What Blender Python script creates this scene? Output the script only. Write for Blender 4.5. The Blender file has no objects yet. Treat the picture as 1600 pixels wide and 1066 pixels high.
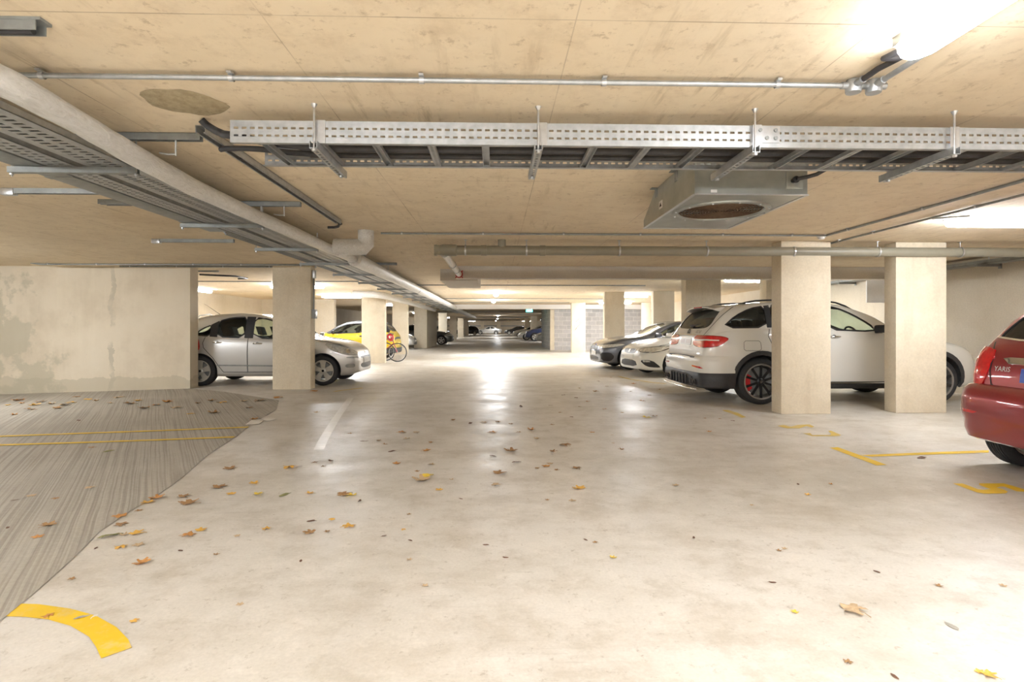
import bpy, bmesh, math, random
from mathutils import Vector, Matrix
from mathutils.bvhtree import BVHTree
from mathutils.geometry import delaunay_2d_cdt
PI = math.pi
R = math.radians
random.seed(11)
SC = bpy.context.scene
COL = SC.collection

# ------------------------------------------------------------------ camera
FPX, CX, HY, YAW, EYE = 870.0, 800.0, 512.0, R(1.65), 1.22
H = 2.44                                   # ceiling height
cam_d = bpy.data.cameras.new('camera')
cam = bpy.data.objects.new('camera', cam_d)
COL.objects.link(cam)
cam.location = (0, 0, EYE)
cam.rotation_euler = (R(90), 0, -YAW)
cam_d.sensor_fit = 'HORIZONTAL'
cam_d.sensor_width = 36.0
cam_d.lens = FPX / 1600 * 36.0
cam_d.shift_y = (HY - 533.0) / 1600.0
cam_d.clip_start = 0.05
cam_d.clip_end = 400
SC.camera = cam
CA, SA = math.cos(YAW), math.sin(YAW)


def ray(px, py):
    u, w = (px - CX) / FPX, (HY - py) / FPX
    return Vector((u * CA + SA, CA - u * SA, w))


def fz(x, y):
    """floor height: the ramp on the far side of the first pillar line falls away gently"""
    return -0.028 * max(0.0, -6.1 - x) if y < 11.31 else 0.0


def F(px, py):
    d = ray(px, py)
    z = 0.0
    for _ in range(4):
        t = (z - EYE) / d.z
        z = fz(d.x * t, d.y * t)
    return Vector((d.x * t, d.y * t, z))


def Cz(px, py, z=H):
    d = ray(px, py)
    t = (z - EYE) / d.z
    return Vector((d.x * t, d.y * t, z))


def D(px, depth, py=HY):
    d = ray(px, py) * depth
    return Vector((d.x, d.y, EYE + d.z))


# ------------------------------------------------------------------ mesh helper
ORG = {}


class MB:
    def __init__(self):
        self.v, self.f, self.mi, self.cur = [], [], [], 0

    def add(self, vs, fs):
        o = len(self.v)
        self.v += [Vector(p) for p in vs]
        for f in fs:
            self.f.append([i + o for i in f])
            self.mi.append(self.cur)
        return self

    def box(self, x0, x1, y0, y1, z0, z1):
        return self.add([(x0, y0, z0), (x1, y0, z0), (x1, y1, z0), (x0, y1, z0), (x0, y0, z1), (x1, y0, z1), (x1, y1, z1), (x0, y1, z1)],
                        [(0, 3, 2, 1), (4, 5, 6, 7), (0, 1, 5, 4), (1, 2, 6, 5), (2, 3, 7, 6), (3, 0, 4, 7)])

    def obox(self, c, ax, ay, az):
        c, ax, ay, az = Vector(c), Vector(ax), Vector(ay), Vector(az)
        vs = [c + sx * ax + sy * ay + sz * az for sz in (-1, 1) for sx, sy in ((-1, -1), (1, -1), (1, 1), (-1, 1))]
        return self.add(vs, [(0, 3, 2, 1), (4, 5, 6, 7), (0, 1, 5, 4), (1, 2, 6, 5), (2, 3, 7, 6), (3, 0, 4, 7)])

    def bar(self, a, b, w, h, up=(0, 0, 1)):
        a, b = Vector(a), Vector(b)
        d = (b - a)
        s = d.cross(Vector(up))
        if s.length < 1e-6:
            s = d.cross(Vector((1, 0, 0)))
        s.normalize()
        u = s.cross(d).normalized()
        return self.obox((a + b) / 2, d / 2, s * w / 2, u * h / 2)

    def tube(self, path, r, n=10, closed=False):
        P = [Vector(p) for p in path]
        rs = r if isinstance(r, (list, tuple)) else [r] * len(P)
        m = len(P)
        prev = None
        rings = []
        for i in range(m):
            if closed:
                t = P[(i + 1) % m] - P[i - 1]
            else:
                t = P[min(i + 1, m - 1)] - P[max(i - 1, 0)]
            t.normalize()
            if prev is None:
                s = t.cross(Vector((0, 0, 1)))
                if s.length < 1e-3:
                    s = t.cross(Vector((1, 0, 0)))
            else:
                s = prev - t * prev.dot(t)
            s.normalize()
            prev = s
            u = s.cross(t)
            rings.append([P[i] + rs[i] * (math.cos(2 * PI * k / n) * s + math.sin(2 * PI * k / n) * u) for k in range(n)])
        o = len(self.v)
        vs = [p for rg in rings for p in rg]
        fs = []
        for i in range(m if closed else m - 1):
            j = (i + 1) % m
            for k in range(n):
                fs.append((i * n + k, j * n + k, j * n + (k + 1) % n, i * n + (k + 1) % n))
        if not closed:
            fs.append(tuple(range(n)))
            fs.append(tuple((m - 1) * n + k for k in reversed(range(n))))
        return self.add(vs, fs)

    def lathe(self, prof, c=(0, 0, 0), axis=(0, 0, 1), n=24, caps=False):
        """prof: (radius, along)"""
        c, a = Vector(c), Vector(axis).normalized()
        s = a.cross(Vector((0, 0, 1)))
        if s.length < 1e-3:
            s = Vector((1, 0, 0))
        s.normalize()
        u = a.cross(s)
        vs = []
        for r_, h in prof:
            for k in range(n):
                t = 2 * PI * k / n
                vs.append(c + a * h + r_ * (math.cos(t) * s + math.sin(t) * u))
        fs = []
        for i in range(len(prof) - 1):
            for k in range(n):
                fs.append((i * n + k, i * n + (k + 1) % n, (i + 1) * n + (k + 1) % n, (i + 1) * n + k))
        if caps:
            fs.append(tuple(reversed(range(n))))
            fs.append(tuple((len(prof) - 1) * n + k for k in range(n)))
        return self.add(vs, fs)

    def cyl(self, a, b, r, n=16):
        return self.tube([a, b], r, n)

    def prism(self, poly, z0, z1):
        n = len(poly)
        A = sum(poly[i][0] * poly[(i + 1) % n][1] - poly[(i + 1) % n][0] * poly[i][1] for i in range(n))
        if A < 0:
            poly = poly[::-1]
        vs = [(p[0], p[1], z0) for p in poly] + [(p[0], p[1], z1) for p in poly]
        fs = [tuple(reversed(range(n))), tuple(range(n, 2 * n))] + [(i, (i + 1) % n, n + (i + 1) % n, n + i) for i in range(n)]
        return self.add(vs, fs)

    def build(self, name, mats, parent=None, smooth=None, bevel=0.0, seg=2, loc=None, place=None):
        me = bpy.data.meshes.new(name)
        vs = self.v
        o = bpy.data.objects.new(name, me)
        COL.objects.link(o)
        if parent is not None:
            org = ORG.get(parent.name, Vector((0, 0, 0)))
            o.parent = parent
            ORG[o.name] = org
            off = org
        else:
            if loc is None:
                lo = [min(p[i] for p in vs) for i in range(3)]
                hi = [max(p[i] for p in vs) for i in range(3)]
                loc = Vector(((lo[0] + hi[0]) / 2, (lo[1] + hi[1]) / 2, lo[2]))
            off = Vector(loc)
            o.location = off
            ORG[o.name] = off
        me.from_pydata([tuple(p - off) for p in vs], [], self.f)
        if not isinstance(mats, (list, tuple)):
            mats = [mats]
        for m in mats:
            me.materials.append(m)
        for p, i in zip(me.polygons, self.mi):
            p.material_index = i
        if bevel:
            bm = bmesh.new()
            bm.from_mesh(me)
            bmesh.ops.bevel(bm, geom=list(bm.edges), offset=bevel, segments=seg, affect='EDGES', clamp_overlap=True, profile=0.6)
            bm.to_mesh(me)
            bm.free()
        me.update()
        if smooth or bevel:
            for p in me.polygons:
                p.use_smooth = True
            me.set_sharp_from_angle(angle=R(smooth if smooth else 40))
        return o


def tag(o, label=None, cat=None, group=None, kind=None):
    if label:
        o['label'] = label
    if cat:
        o['category'] = cat
    if group:
        o['group'] = group
    if kind:
        o['kind'] = kind
    return o


def thing(name, label, cat, loc, group=None, rz=0.0):
    o = bpy.data.objects.new(name, None)
    COL.objects.link(o)
    o.location = loc
    o.rotation_euler = (0, 0, rz)
    o.empty_display_size = 0.2
    ORG[o.name] = Vector(loc) if rz == 0 else Vector((0, 0, 0))
    return tag(o, label, cat, group)


def part_empty(name, parent, loc, local):
    """an Empty part: loc in the thing's frame; its own children are built about (0,0,0)"""
    o = bpy.data.objects.new(name, None)
    COL.objects.link(o)
    o.parent = parent
    o.location = loc
    o.empty_display_size = 0.1
    ORG[o.name] = Vector((0, 0, 0)) if local else ORG[parent.name]
    return o


def copy_tree(o, parent=None):
    c = o.copy()
    COL.objects.link(c)
    ORG[c.name] = ORG.get(o.name, Vector((0, 0, 0)))
    if parent is not None:
        c.parent = parent
        c.matrix_parent_inverse = o.matrix_parent_inverse
    for ch in [x for x in bpy.data.objects if x.parent == o]:
        copy_tree(ch, c)
    return c


def struct(o, label=None, cat=None):
    o['kind'] = 'structure'
    return tag(o, label, cat)


# ------------------------------------------------------------------ materials
def base_mat(name):
    m = bpy.data.materials.new(name)
    m.use_nodes = True
    nt = m.node_tree
    b = nt.nodes['Principled BSDF']
    return m, nt, b


class N:
    """tiny node builder"""
    def __init__(self, nt):
        self.nt = nt
        self.geo = None

    def pos(self):
        if self.geo is None:
            self.geo = self.nt.nodes.new('ShaderNodeNewGeometry')
        return self.geo.outputs['Position']

    def obj(self):
        return self.nt.nodes.new('ShaderNodeTexCoord').outputs['Object']

    def map(self, vec, scale=(1, 1, 1), rot=(0, 0, 0), loc=(0, 0, 0)):
        n = self.nt.nodes.new('ShaderNodeMapping')
        n.inputs['Scale'].default_value = scale
        n.inputs['Rotation'].default_value = rot
        n.inputs['Location'].default_value = loc
        self.nt.links.new(vec, n.inputs['Vector'])
        return n.outputs['Vector']

    def noise(self, vec, scale, detail=4, rough=0.6, dist=0.0):
        n = self.nt.nodes.new('ShaderNodeTexNoise')
        n.inputs['Scale'].default_value = scale
        n.inputs['Detail'].default_value = detail
        n.inputs['Roughness'].default_value = rough
        n.inputs['Distortion'].default_value = dist
        self.nt.links.new(vec, n.inputs['Vector'])
        return n.outputs['Fac']

    def ramp(self, fac, stops):
        n = self.nt.nodes.new('ShaderNodeValToRGB')
        e = n.color_ramp.elements
        while len(e) > 1:
            e.remove(e[-1])
        for i, (p, c) in enumerate(stops):
            x = e[0] if i == 0 else e.new(p)
            x.position = p
            x.color = (c[0], c[1], c[2], 1) if isinstance(c, (tuple, list)) else (c, c, c, 1)
        self.nt.links.new(fac, n.inputs['Fac'])
        return n.outputs['Color']

    def mix(self, fac, a, b, mode='MIX'):
        n = self.nt.nodes.new('ShaderNodeMix')
        n.data_type = 'RGBA'
        n.blend_type = mode
        for s, v in ((n.inputs[0], fac), (n.inputs[6], a), (n.inputs[7], b)):
            if isinstance(v, (int, float)):
                s.default_value = v
            elif isinstance(v, (tuple, list)):
                s.default_value = (v[0], v[1], v[2], 1)
            else:
                self.nt.links.new(v, s)
        return n.outputs[2]

    def math(self, op, a, b=None):
        n = self.nt.nodes.new('ShaderNodeMath')
        n.operation = op
        for s, v in ((n.inputs[0], a), (n.inputs[1], b)):
            if v is None:
                continue
            if isinstance(v, (int, float)):
                s.default_value = v
            else:
                self.nt.links.new(v, s)
        return n.outputs[0]

    def sep(self, vec):
        n = self.nt.nodes.new('ShaderNodeSeparateXYZ')
        self.nt.links.new(vec, n.inputs[0])
        return n.outputs

    def comb(self, x, y, z=0.0):
        n = self.nt.nodes.new('ShaderNodeCombineXYZ')
        for s, v in zip(n.inputs, (x, y, z)):
            if isinstance(v, (int, float)):
                s.default_value = v
            else:
                self.nt.links.new(v, s)
        return n.outputs[0]

    def bump(self, hgt, strength=0.3, dist=0.01, normal=None):
        n = self.nt.nodes.new('ShaderNodeBump')
        n.inputs['Strength'].default_value = strength
        n.inputs['Distance'].default_value = dist
        self.nt.links.new(hgt, n.inputs['Height'])
        if normal is not None:
            self.nt.links.new(normal, n.inputs['Normal'])
        return n.outputs['Normal']

    def link(self, a, b):
        self.nt.links.new(a, b)


def plain(name, col, rough=0.5, metal=0.0, coat=0.0, var=0.08, scale=30.0, bump=0.0, spec=0.5, emit=None, es=0.0):
    m, nt, b = base_mat(name)
    n = N(nt)
    if var:
        f = n.noise(n.obj(), scale, 3)
        lo = tuple(max(0.0, c * (1 - var)) for c in col)
        hi = tuple(min(1.0, c * (1 + var)) for c in col)
        n.link(n.ramp(f, [(0.3, lo), (0.7, hi)]), b.inputs['Base Color'])
        if bump:
            n.link(n.bump(f, bump, 0.005), b.inputs['Normal'])
    else:
        b.inputs['Base Color'].default_value = (*col, 1)
    b.inputs['Roughness'].default_value = rough
    b.inputs['Metallic'].default_value = metal
    b.inputs['Coat Weight'].default_value = coat
    b.inputs['Coat Roughness'].default_value = 0.04
    b.inputs['Specular IOR Level'].default_value = spec
    if emit:
        b.inputs['Emission Color'].default_value = (*emit, 1)
        b.inputs['Emission Strength'].default_value = es
    return m


def glassy(name, tint, gloss=0.08):
    m = bpy.data.materials.new(name)
    m.use_nodes = True
    nt = m.node_tree
    nt.nodes.remove(nt.nodes['Principled BSDF'])
    out = nt.nodes['Material Output']
    tr = nt.nodes.new('ShaderNodeBsdfTransparent')
    tr.inputs[0].default_value = (*tint, 1)
    gl = nt.nodes.new('ShaderNodeBsdfGlossy')
    gl.inputs['Roughness'].default_value = 0.02
    lw = nt.nodes.new('ShaderNodeLayerWeight')
    lw.inputs['Blend'].default_value = 0.5
    mx = nt.nodes.new('ShaderNodeMixShader')
    n = N(nt)
    f = n.math('ADD', n.math('MULTIPLY', n.math('POWER', lw.outputs['Facing'], 5.0), 0.9), 0.05)
    nt.links.new(f, mx.inputs[0])
    nt.links.new(tr.outputs[0], mx.inputs[1])
    nt.links.new(gl.outputs[0], mx.inputs[2])
    nt.links.new(mx.outputs[0], out.inputs[0])
    return m


def concrete(name, c1, c2, c3, scale=1.2, rough=0.85, bump=0.25, stain=0.35):
    m, nt, b = base_mat(name)
    n = N(nt)
    p = n.pos()
    big = n.noise(p, scale, 6, 0.62)
    col = n.ramp(big, [(0.3, c1), (0.55, c2), (0.75, c1)])
    ver = n.noise(n.map(p, (3.5, 3.5, 0.5)), 1.6, 5, 0.6)
    col = n.mix(n.ramp(ver, [(0.55, 0.0), (0.75, stain)]), col, c3)
    fine = n.noise(p, 38, 4, 0.7)
    col = n.mix(0.18, col, n.ramp(fine, [(0.3, 0.25), (0.7, 1.0)]), 'MULTIPLY')
    n.link(col, b.inputs['Base Color'])
    b.inputs['Roughness'].default_value = rough
    n.link(n.bump(fine, bump, 0.004), b.inputs['Normal'])
    return m


def mat_ceiling():
    m, nt, b = base_mat('ceiling_concrete')
    n = N(nt)
    p = n.pos()
    big = n.noise(p, 0.55, 6, 0.6)
    col = n.ramp(big, [(0.28, (0.69, 0.57, 0.405)), (0.5, (0.81, 0.695, 0.52)), (0.72, (0.73, 0.615, 0.455))])
    st = n.noise(n.map(p, (7, 0.8, 1), (0, 0, R(-38))), 1.7, 5, 0.65)
    gate = n.noise(p, 0.45, 2)
    k = n.math('MULTIPLY', n.ramp(st, [(0.56, 0.0), (0.68, 0.62)]), n.ramp(gate, [(0.48, 0.0), (0.62, 0.9)]))
    col = n.mix(k, col, (0.42, 0.32, 0.19))
    sp = n.noise(p, 14, 4, 0.75)
    col = n.mix(n.ramp(sp, [(0.58, 0.0), (0.68, 0.6)]), col, (0.48, 0.37, 0.24))
    mid = n.noise(n.map(p, (1, 1, 1), loc=(1, 8, 0)), 4.5, 7, 0.75)
    col = n.mix(n.ramp(mid, [(0.48, 0.0), (0.68, 0.45)]), col, (0.56, 0.44, 0.30))
    lt = n.noise(n.map(p, (1, 1, 1), loc=(5, 3, 0)), 1.1, 4)
    col = n.mix(n.ramp(lt, [(0.55, 0.0), (0.75, 0.35)]), col, (0.88, 0.78, 0.62))
    s = n.sep(p)
    lx = n.math('ABSOLUTE', n.math('SUBTRACT', n.math('FRACT', n.math('DIVIDE', n.math('ADD', s[0], 0.915 + 1.2325 * 20.5), 1.2325)), 0.5))
    ly = n.math('ABSOLUTE', n.math('SUBTRACT', n.math('FRACT', n.math('DIVIDE', n.math('ADD', s[1], -2.2 + 2.44 * 20.5), 2.44)), 0.5))
    gx = n.math('LESS_THAN', lx, 0.0022)
    gy = n.math('LESS_THAN', ly, 0.0013)
    g = n.math('MULTIPLY', n.math('MAXIMUM', gx, gy), n.ramp(n.noise(p, 1.3, 3), [(0.35, 0.15), (0.6, 0.75)]))
    col = n.mix(g, col, (0.33, 0.24, 0.15))
    n.link(col, b.inputs['Base Color'])
    b.inputs['Roughness'].default_value = 0.8
    n.link(n.bump(n.noise(p, 30, 5, 0.7), 0.2, 0.004), b.inputs['Normal'])
    return m


def mat_floor():
    m, nt, b = base_mat('floor_concrete')
    n = N(nt)
    p = n.pos()
    big = n.noise(p, 0.38, 7, 0.66)
    col = n.ramp(big, [(0.3, (0.53, 0.495, 0.425)), (0.5, (0.645, 0.613, 0.56)), (0.70, (0.72, 0.69, 0.65))])
    wear = n.noise(n.map(p, (1, 1.6, 1), (0, 0, R(24))), 1.1, 9, 0.74, 0.3)
    col = n.mix(n.ramp(wear, [(0.48, 0.0), (0.66, 0.55)]), col, (0.45, 0.395, 0.32))
    blot = n.noise(n.map(p, (1, 1, 1), loc=(7, 2, 0)), 3.2, 8, 0.72)
    col = n.mix(n.ramp(blot, [(0.51, 0.0), (0.64, 0.55)]), col, (0.45, 0.405, 0.335))
    col = n.mix(n.ramp(blot, [(0.36, 0.4), (0.46, 0.0)]), col, (0.78, 0.74, 0.68))
    scr = n.noise(n.map(p, (1.6, 46, 1), (0, 0, R(-52))), 1.0, 4, 0.7, 0.1)
    gate = n.ramp(n.noise(p, 0.7, 3), [(0.5, 0.0), (0.64, 1.0)])
    col = n.mix(n.math('MULTIPLY', gate, n.ramp(scr, [(0.56, 0.0), (0.66, 0.5)])), col, (0.42, 0.38, 0.33))
    pit = n.noise(p, 16, 6, 0.78)
    col = n.mix(n.ramp(pit, [(0.58, 0.0), (0.67, 0.65)]), col, (0.35, 0.305, 0.245))
    col = n.mix(0.2, col, n.ramp(n.noise(p, 70, 3), [(0.3, 0.45), (0.7, 1.0)]), 'MULTIPLY')
    n.link(col, b.inputs['Base Color'])
    r = n.ramp(n.noise(p, 1.7, 6, 0.68), [(0.3, 0.30), (0.7, 0.56)])
    n.link(r, b.inputs['Roughness'])
    b.inputs['Specular IOR Level'].default_value = 0.45
    h = n.math('ADD', blot, n.math('MULTIPLY', pit, 0.6))
    n.link(n.bump(h, 0.16, 0.008), b.inputs['Normal'])
    return m


def mat_ramp():
    m, nt, b = base_mat('grooved_ramp_concrete')
    n = N(nt)
    p = n.pos()
    q = n.sep(n.map(p, (1, 1, 1), (0, 0, R(-31))))
    u = n.math('ADD', q[0], n.math('MULTIPLY', n.noise(p, 0.7, 2), 0.035))
    g = n.noise(n.comb(n.math('MULTIPLY', u, 62.0), n.math('MULTIPLY', q[1], 0.35)), 1.0, 2, 0.5)
    g2 = n.noise(n.comb(n.math('MULTIPLY', u, 14.0), n.math('MULTIPLY', q[1], 0.3)), 1.0, 3, 0.6)
    col = n.ramp(n.noise(p, 0.8, 7, 0.66), [(0.3, (0.38, 0.35, 0.295)), (0.7, (0.50, 0.468, 0.405))])
    col = n.mix(n.ramp(g, [(0.46, 0.0), (0.60, 0.6)]), col, (0.25, 0.22, 0.175))
    col = n.mix(n.ramp(g2, [(0.5, 0.0), (0.66, 0.35)]), col, (0.33, 0.295, 0.245))
    col = n.mix(0.25, col, n.ramp(n.noise(p, 40, 3), [(0.3, 0.4), (0.7, 1.0)]), 'MULTIPLY')
    n.link(col, b.inputs['Base Color'])
    b.inputs['Roughness'].default_value = 0.72
    n.link(n.bump(n.math('SUBTRACT', 1.0, g), 0.45, 0.008), b.inputs['Normal'])
    return m


def mat_leftwall():
    m, nt, b = base_mat('stained_wall_concrete')
    n = N(nt)
    p = n.pos()
    s = n.sep(p)
    big = n.noise(p, 0.9, 6, 0.62)
    col = n.ramp(big, [(0.3, (0.55, 0.475, 0.36)), (0.5, (0.66, 0.585, 0.46)), (0.72, (0.70, 0.63, 0.51))])
    ver = n.noise(n.map(p, (3.2, 1, 0.35)), 1.5, 5)
    col = n.mix(n.ramp(ver, [(0.5, 0.0), (0.75, 0.45)]), col, (0.74, 0.67, 0.54))
    # patched vertical pour joint and the damp foot of the wall
    j = n.math('ABSOLUTE', n.math('SUBTRACT', n.math('ADD', s[0], n.math('MULTIPLY', n.noise(p, 3.5, 4), 0.28)), -7.50))
    jm = n.math('MULTIPLY', n.math('LESS_THAN', j, 0.05), n.ramp(n.noise(p, 2.2, 4), [(0.42, 0.0), (0.58, 0.7)]))
    col = n.mix(jm, col, (0.44, 0.40, 0.31))
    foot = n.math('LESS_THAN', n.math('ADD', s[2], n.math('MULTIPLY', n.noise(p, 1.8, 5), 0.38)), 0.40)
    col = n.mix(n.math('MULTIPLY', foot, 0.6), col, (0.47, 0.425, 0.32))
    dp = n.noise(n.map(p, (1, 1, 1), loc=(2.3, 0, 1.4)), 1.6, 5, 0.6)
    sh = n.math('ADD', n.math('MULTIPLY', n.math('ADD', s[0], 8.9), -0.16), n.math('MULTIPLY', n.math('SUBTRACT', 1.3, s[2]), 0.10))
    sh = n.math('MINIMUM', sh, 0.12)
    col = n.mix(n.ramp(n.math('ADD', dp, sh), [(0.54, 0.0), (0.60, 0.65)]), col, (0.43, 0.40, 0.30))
    fine = n.noise(p, 34, 4, 0.7)
    col = n.mix(n.ramp(fine, [(0.66, 0.0), (0.76, 0.5)]), col, (0.4, 0.34, 0.26))
    n.link(col, b.inputs['Base Color'])
    b.inputs['Roughness'].default_value = 0.85
    n.link(n.bump(n.noise(p, 18, 6, 0.7), 0.3, 0.008), b.inputs['Normal'])
    return m


def mat_block():
    m, nt, b = base_mat('concrete_blockwork')
    n = N(nt)
    s = n.sep(n.pos())
    v = n.comb(n.math('ADD', s[0], s[1]), s[2], 0.0)
    t = nt.nodes.new('ShaderNodeTexBrick')
    n.link(v, t.inputs['Vector'])
    t.inputs['Scale'].default_value = 1.0
    t.inputs['Brick Width'].default_value = 0.45
    t.inputs['Row Height'].default_value = 0.225
    t.inputs['Mortar Size'].default_value = 0.009
    t.inputs['Color1'].default_value = (0.46, 0.45, 0.45, 1)
    t.inputs['Color2'].default_value = (0.56, 0.55, 0.55, 1)
    t.inputs['Mortar'].default_value = (0.76, 0.74, 0.7, 1)
    col = n.mix(0.35, t.outputs['Color'], n.ramp(n.noise(n.pos(), 6, 4), [(0.3, 0.6), (0.7, 1.0)]), 'MULTIPLY')
    n.link(col, b.inputs['Base Color'])
    b.inputs['Roughness'].default_value = 0.9
    return m


def mat_paint(name, col, worn=0.5, under=(0.58, 0.53, 0.45)):
    m, nt, b = base_mat(name)
    n = N(nt)
    p = n.pos()
    w = n.noise(p, 9, 6, 0.72)
    base = n.ramp(n.noise(p, 3, 3), [(0.3, tuple(c * 0.85 for c in col)), (0.7, col)])
    n.link(n.mix(n.ramp(w, [(0.60 - 0.2 * worn, 0.0), (0.72, worn)]), base, under), b.inputs['Base Color'])
    b.inputs['Roughness'].default_value = 0.6
    return m


def carpaint(name, col, metal=0.0, rough=0.35):
    m, nt, b = base_mat(name)
    n = N(nt)
    f = n.noise(n.obj(), 400, 1)
    n.link(n.ramp(f, [(0.3, tuple(c * 0.96 for c in col)), (0.7, col)]), b.inputs['Base Color'])
    b.inputs['Metallic'].default_value = metal
    b.inputs['Roughness'].default_value = rough
    b.inputs['Coat Weight'].default_value = 1.0
    b.inputs['Coat Roughness'].default_value = 0.03
    return m


def mat_foil():
    m, nt, b = base_mat('foil_lagging')
    n = N(nt)
    f = n.noise(n.map(n.pos(), (9, 3.0, 9), (R(20), 0, R(25))), 3.0, 6, 0.7, 1.5)
    n.link(n.ramp(f, [(0.3, (0.74, 0.73, 0.70)), (0.7, (0.93, 0.925, 0.91))]), b.inputs['Base Color'])
    b.inputs['Metallic'].default_value = 0.45
    b.inputs['Roughness'].default_value = 0.3
    n.link(n.bump(f, 0.8, 0.03), b.inputs['Normal'])
    return m


M = {}
M['ceil'] = mat_ceiling()
M['floor'] = mat_floor()
M['ramp'] = mat_ramp()
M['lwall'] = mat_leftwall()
M['block'] = mat_block()
M['col'] = concrete('column_concrete', (0.69, 0.60, 0.45), (0.77, 0.69, 0.545), (0.58, 0.49, 0.36), 1.4, stain=0.4)
M['wall'] = concrete('wall_concrete', (0.66, 0.585, 0.46), (0.73, 0.66, 0.54), (0.58, 0.51, 0.40), 0.8)
M['beam'] = concrete('beam_plaster', (0.60, 0.56, 0.50), (0.66, 0.62, 0.56), (0.55, 0.5, 0.44), 0.8, bump=0.12, stain=0.2)
M['white'] = plain('white_paint', (0.8, 0.79, 0.78), 0.6, var=0.03)
M['steel'] = plain('galvanised_steel', (0.44, 0.455, 0.465), 0.42, 0.75, var=0.14, scale=18)
M['dsteel'] = plain('dull_steel', (0.30, 0.315, 0.31), 0.5, 0.6, var=0.15, scale=14)
M['fansteel'] = plain('fan_casing_steel', (0.38, 0.40, 0.38), 0.36, 0.7, var=0.12, scale=7)
M['zinc'] = plain('bright_zinc', (0.60, 0.61, 0.62), 0.3, 0.85, var=0.08)
M['foil'] = mat_foil()
M['pvc'] = plain('grey_brown_pvc', (0.285, 0.265, 0.205), 0.38, var=0.06, scale=8)
M['pvcw'] = plain('pale_plastic_pipe', (0.66, 0.62, 0.56), 0.4, var=0.06)
M['red'] = plain('red_collar', (0.5, 0.04, 0.04), 0.5)
M['black'] = plain('black_rubber', (0.018, 0.018, 0.02), 0.6, var=0.2)
M['cable'] = plain('black_cable_sheath', (0.035, 0.033, 0.035), 0.5, var=0.2)
M['dark'] = plain('dark_interior', (0.05, 0.05, 0.053), 0.7, var=0.2)
M['plastic'] = plain('black_plastic', (0.035, 0.036, 0.04), 0.48, var=0.15)
M['tyre'] = plain('tyre_rubber', (0.03, 0.03, 0.032), 0.75, var=0.25, scale=60, bump=0.2)
M['mortar'] = concrete('mortar_patch', (0.30, 0.245, 0.15), (0.46, 0.385, 0.25), (0.24, 0.20, 0.12), 14, bump=1.0, stain=0.7)
M['rust'] = plain('brown_grille_wire', (0.16, 0.10, 0.06), 0.6, 0.4, var=0.3)
M['yellow'] = mat_paint('yellow_floor_paint', (0.80, 0.53, 0.02), 0.45)
M['yellow_worn'] = mat_paint('worn_yellow_floor_paint', (0.70, 0.50, 0.08), 0.8)
M['whiteline'] = mat_paint('pale_scuffed_concrete', (0.80, 0.77, 0.71), 0.95, (0.66, 0.62, 0.55))
M['whiteline'].node_tree.nodes['Principled BSDF'].inputs['Roughness'].default_value = 0.36
M['diff'] = None
M['boxgrey'] = plain('grey_enclosure', (0.36, 0.38, 0.40), 0.5)
M['chrome'] = plain('chrome', (0.85, 0.86, 0.87), 0.08, 1.0, var=0)
M['alloy'] = plain('silver_alloy', (0.62, 0.61, 0.57), 0.35, 0.35, var=0.05)
M['dalloy'] = plain('black_alloy', (0.03, 0.03, 0.033), 0.25, 0.4, var=0.1)
M['midalloy'] = plain('grey_rim_edge', (0.30, 0.29, 0.27), 0.3, 0.6, var=0.05)
M['galloy'] = plain('dark_grey_alloy', (0.16, 0.15, 0.145), 0.3, 0.7, var=0.1)
M['redlens'] = plain('red_lens', (0.62, 0.012, 0.018), 0.08, 0, 1.0, var=0.15, scale=25)
M['dredlens'] = plain('dark_red_lens', (0.22, 0.01, 0.02), 0.08, 0, 1.0, var=0.2, scale=25)
M['clearlens'] = plain('clear_lens', (0.66, 0.66, 0.62), 0.06, 0.35, 1.0, var=0.3, scale=22)
M['amber'] = plain('amber_lens', (0.7, 0.3, 0.08), 0.1, 0, 1.0)
M['grille'] = plain('black_mesh_grille', (0.02, 0.02, 0.022), 0.4, var=0.4, scale=90)
M['plate_w'] = plain('white_plate', (0.78, 0.76, 0.70), 0.35, var=0.02)
M['plate_y'] = plain('yellow_plate', (0.8, 0.62, 0.12), 0.35, var=0.02)
M['blue'] = plain('blue_enamel', (0.03, 0.08, 0.42), 0.3, var=0.05)
M['glass'] = glassy('car_glass', (0.78, 0.86, 0.80))
M['tint'] = glassy('tinted_glass', (0.13, 0.14, 0.14))
M['tint2'] = glassy('half_tinted_glass', (0.42, 0.48, 0.45))
M['dglass'] = plain('dark_glass', (0.02, 0.024, 0.026), 0.05, 0, 0.5, var=0)
M['seat'] = plain('charcoal_seat_fabric', (0.055, 0.06, 0.068), 0.85, var=0.2)
M['caliper'] = plain('red_caliper', (0.55, 0.02, 0.03), 0.35)
M['p_white'] = carpaint('white_car_paint', (0.80, 0.79, 0.745))
M['p_white2'] = carpaint('bright_white_car_paint', (0.78, 0.79, 0.76))
M['p_silver'] = carpaint('silver_car_paint', (0.60, 0.595, 0.58), 0.55, 0.34)
M['p_red'] = carpaint('dark_red_car_paint', (0.27, 0.018, 0.024), 0.35, 0.3)
M['p_grey'] = carpaint('slate_grey_car_paint', (0.16, 0.17, 0.195), 0.6, 0.32)
M['p_yellow'] = carpaint('yellow_car_paint', (0.86, 0.60, 0.01))
M['p_dark'] = carpaint('dark_grey_car_paint', (0.10, 0.098, 0.09), 0.5, 0.35)
M['p_blue'] = carpaint('navy_car_paint', (0.02, 0.035, 0.10), 0.3, 0.35)
M['p_black'] = carpaint('black_car_paint', (0.014, 0.014, 0.016), 0.2, 0.3)
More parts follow.
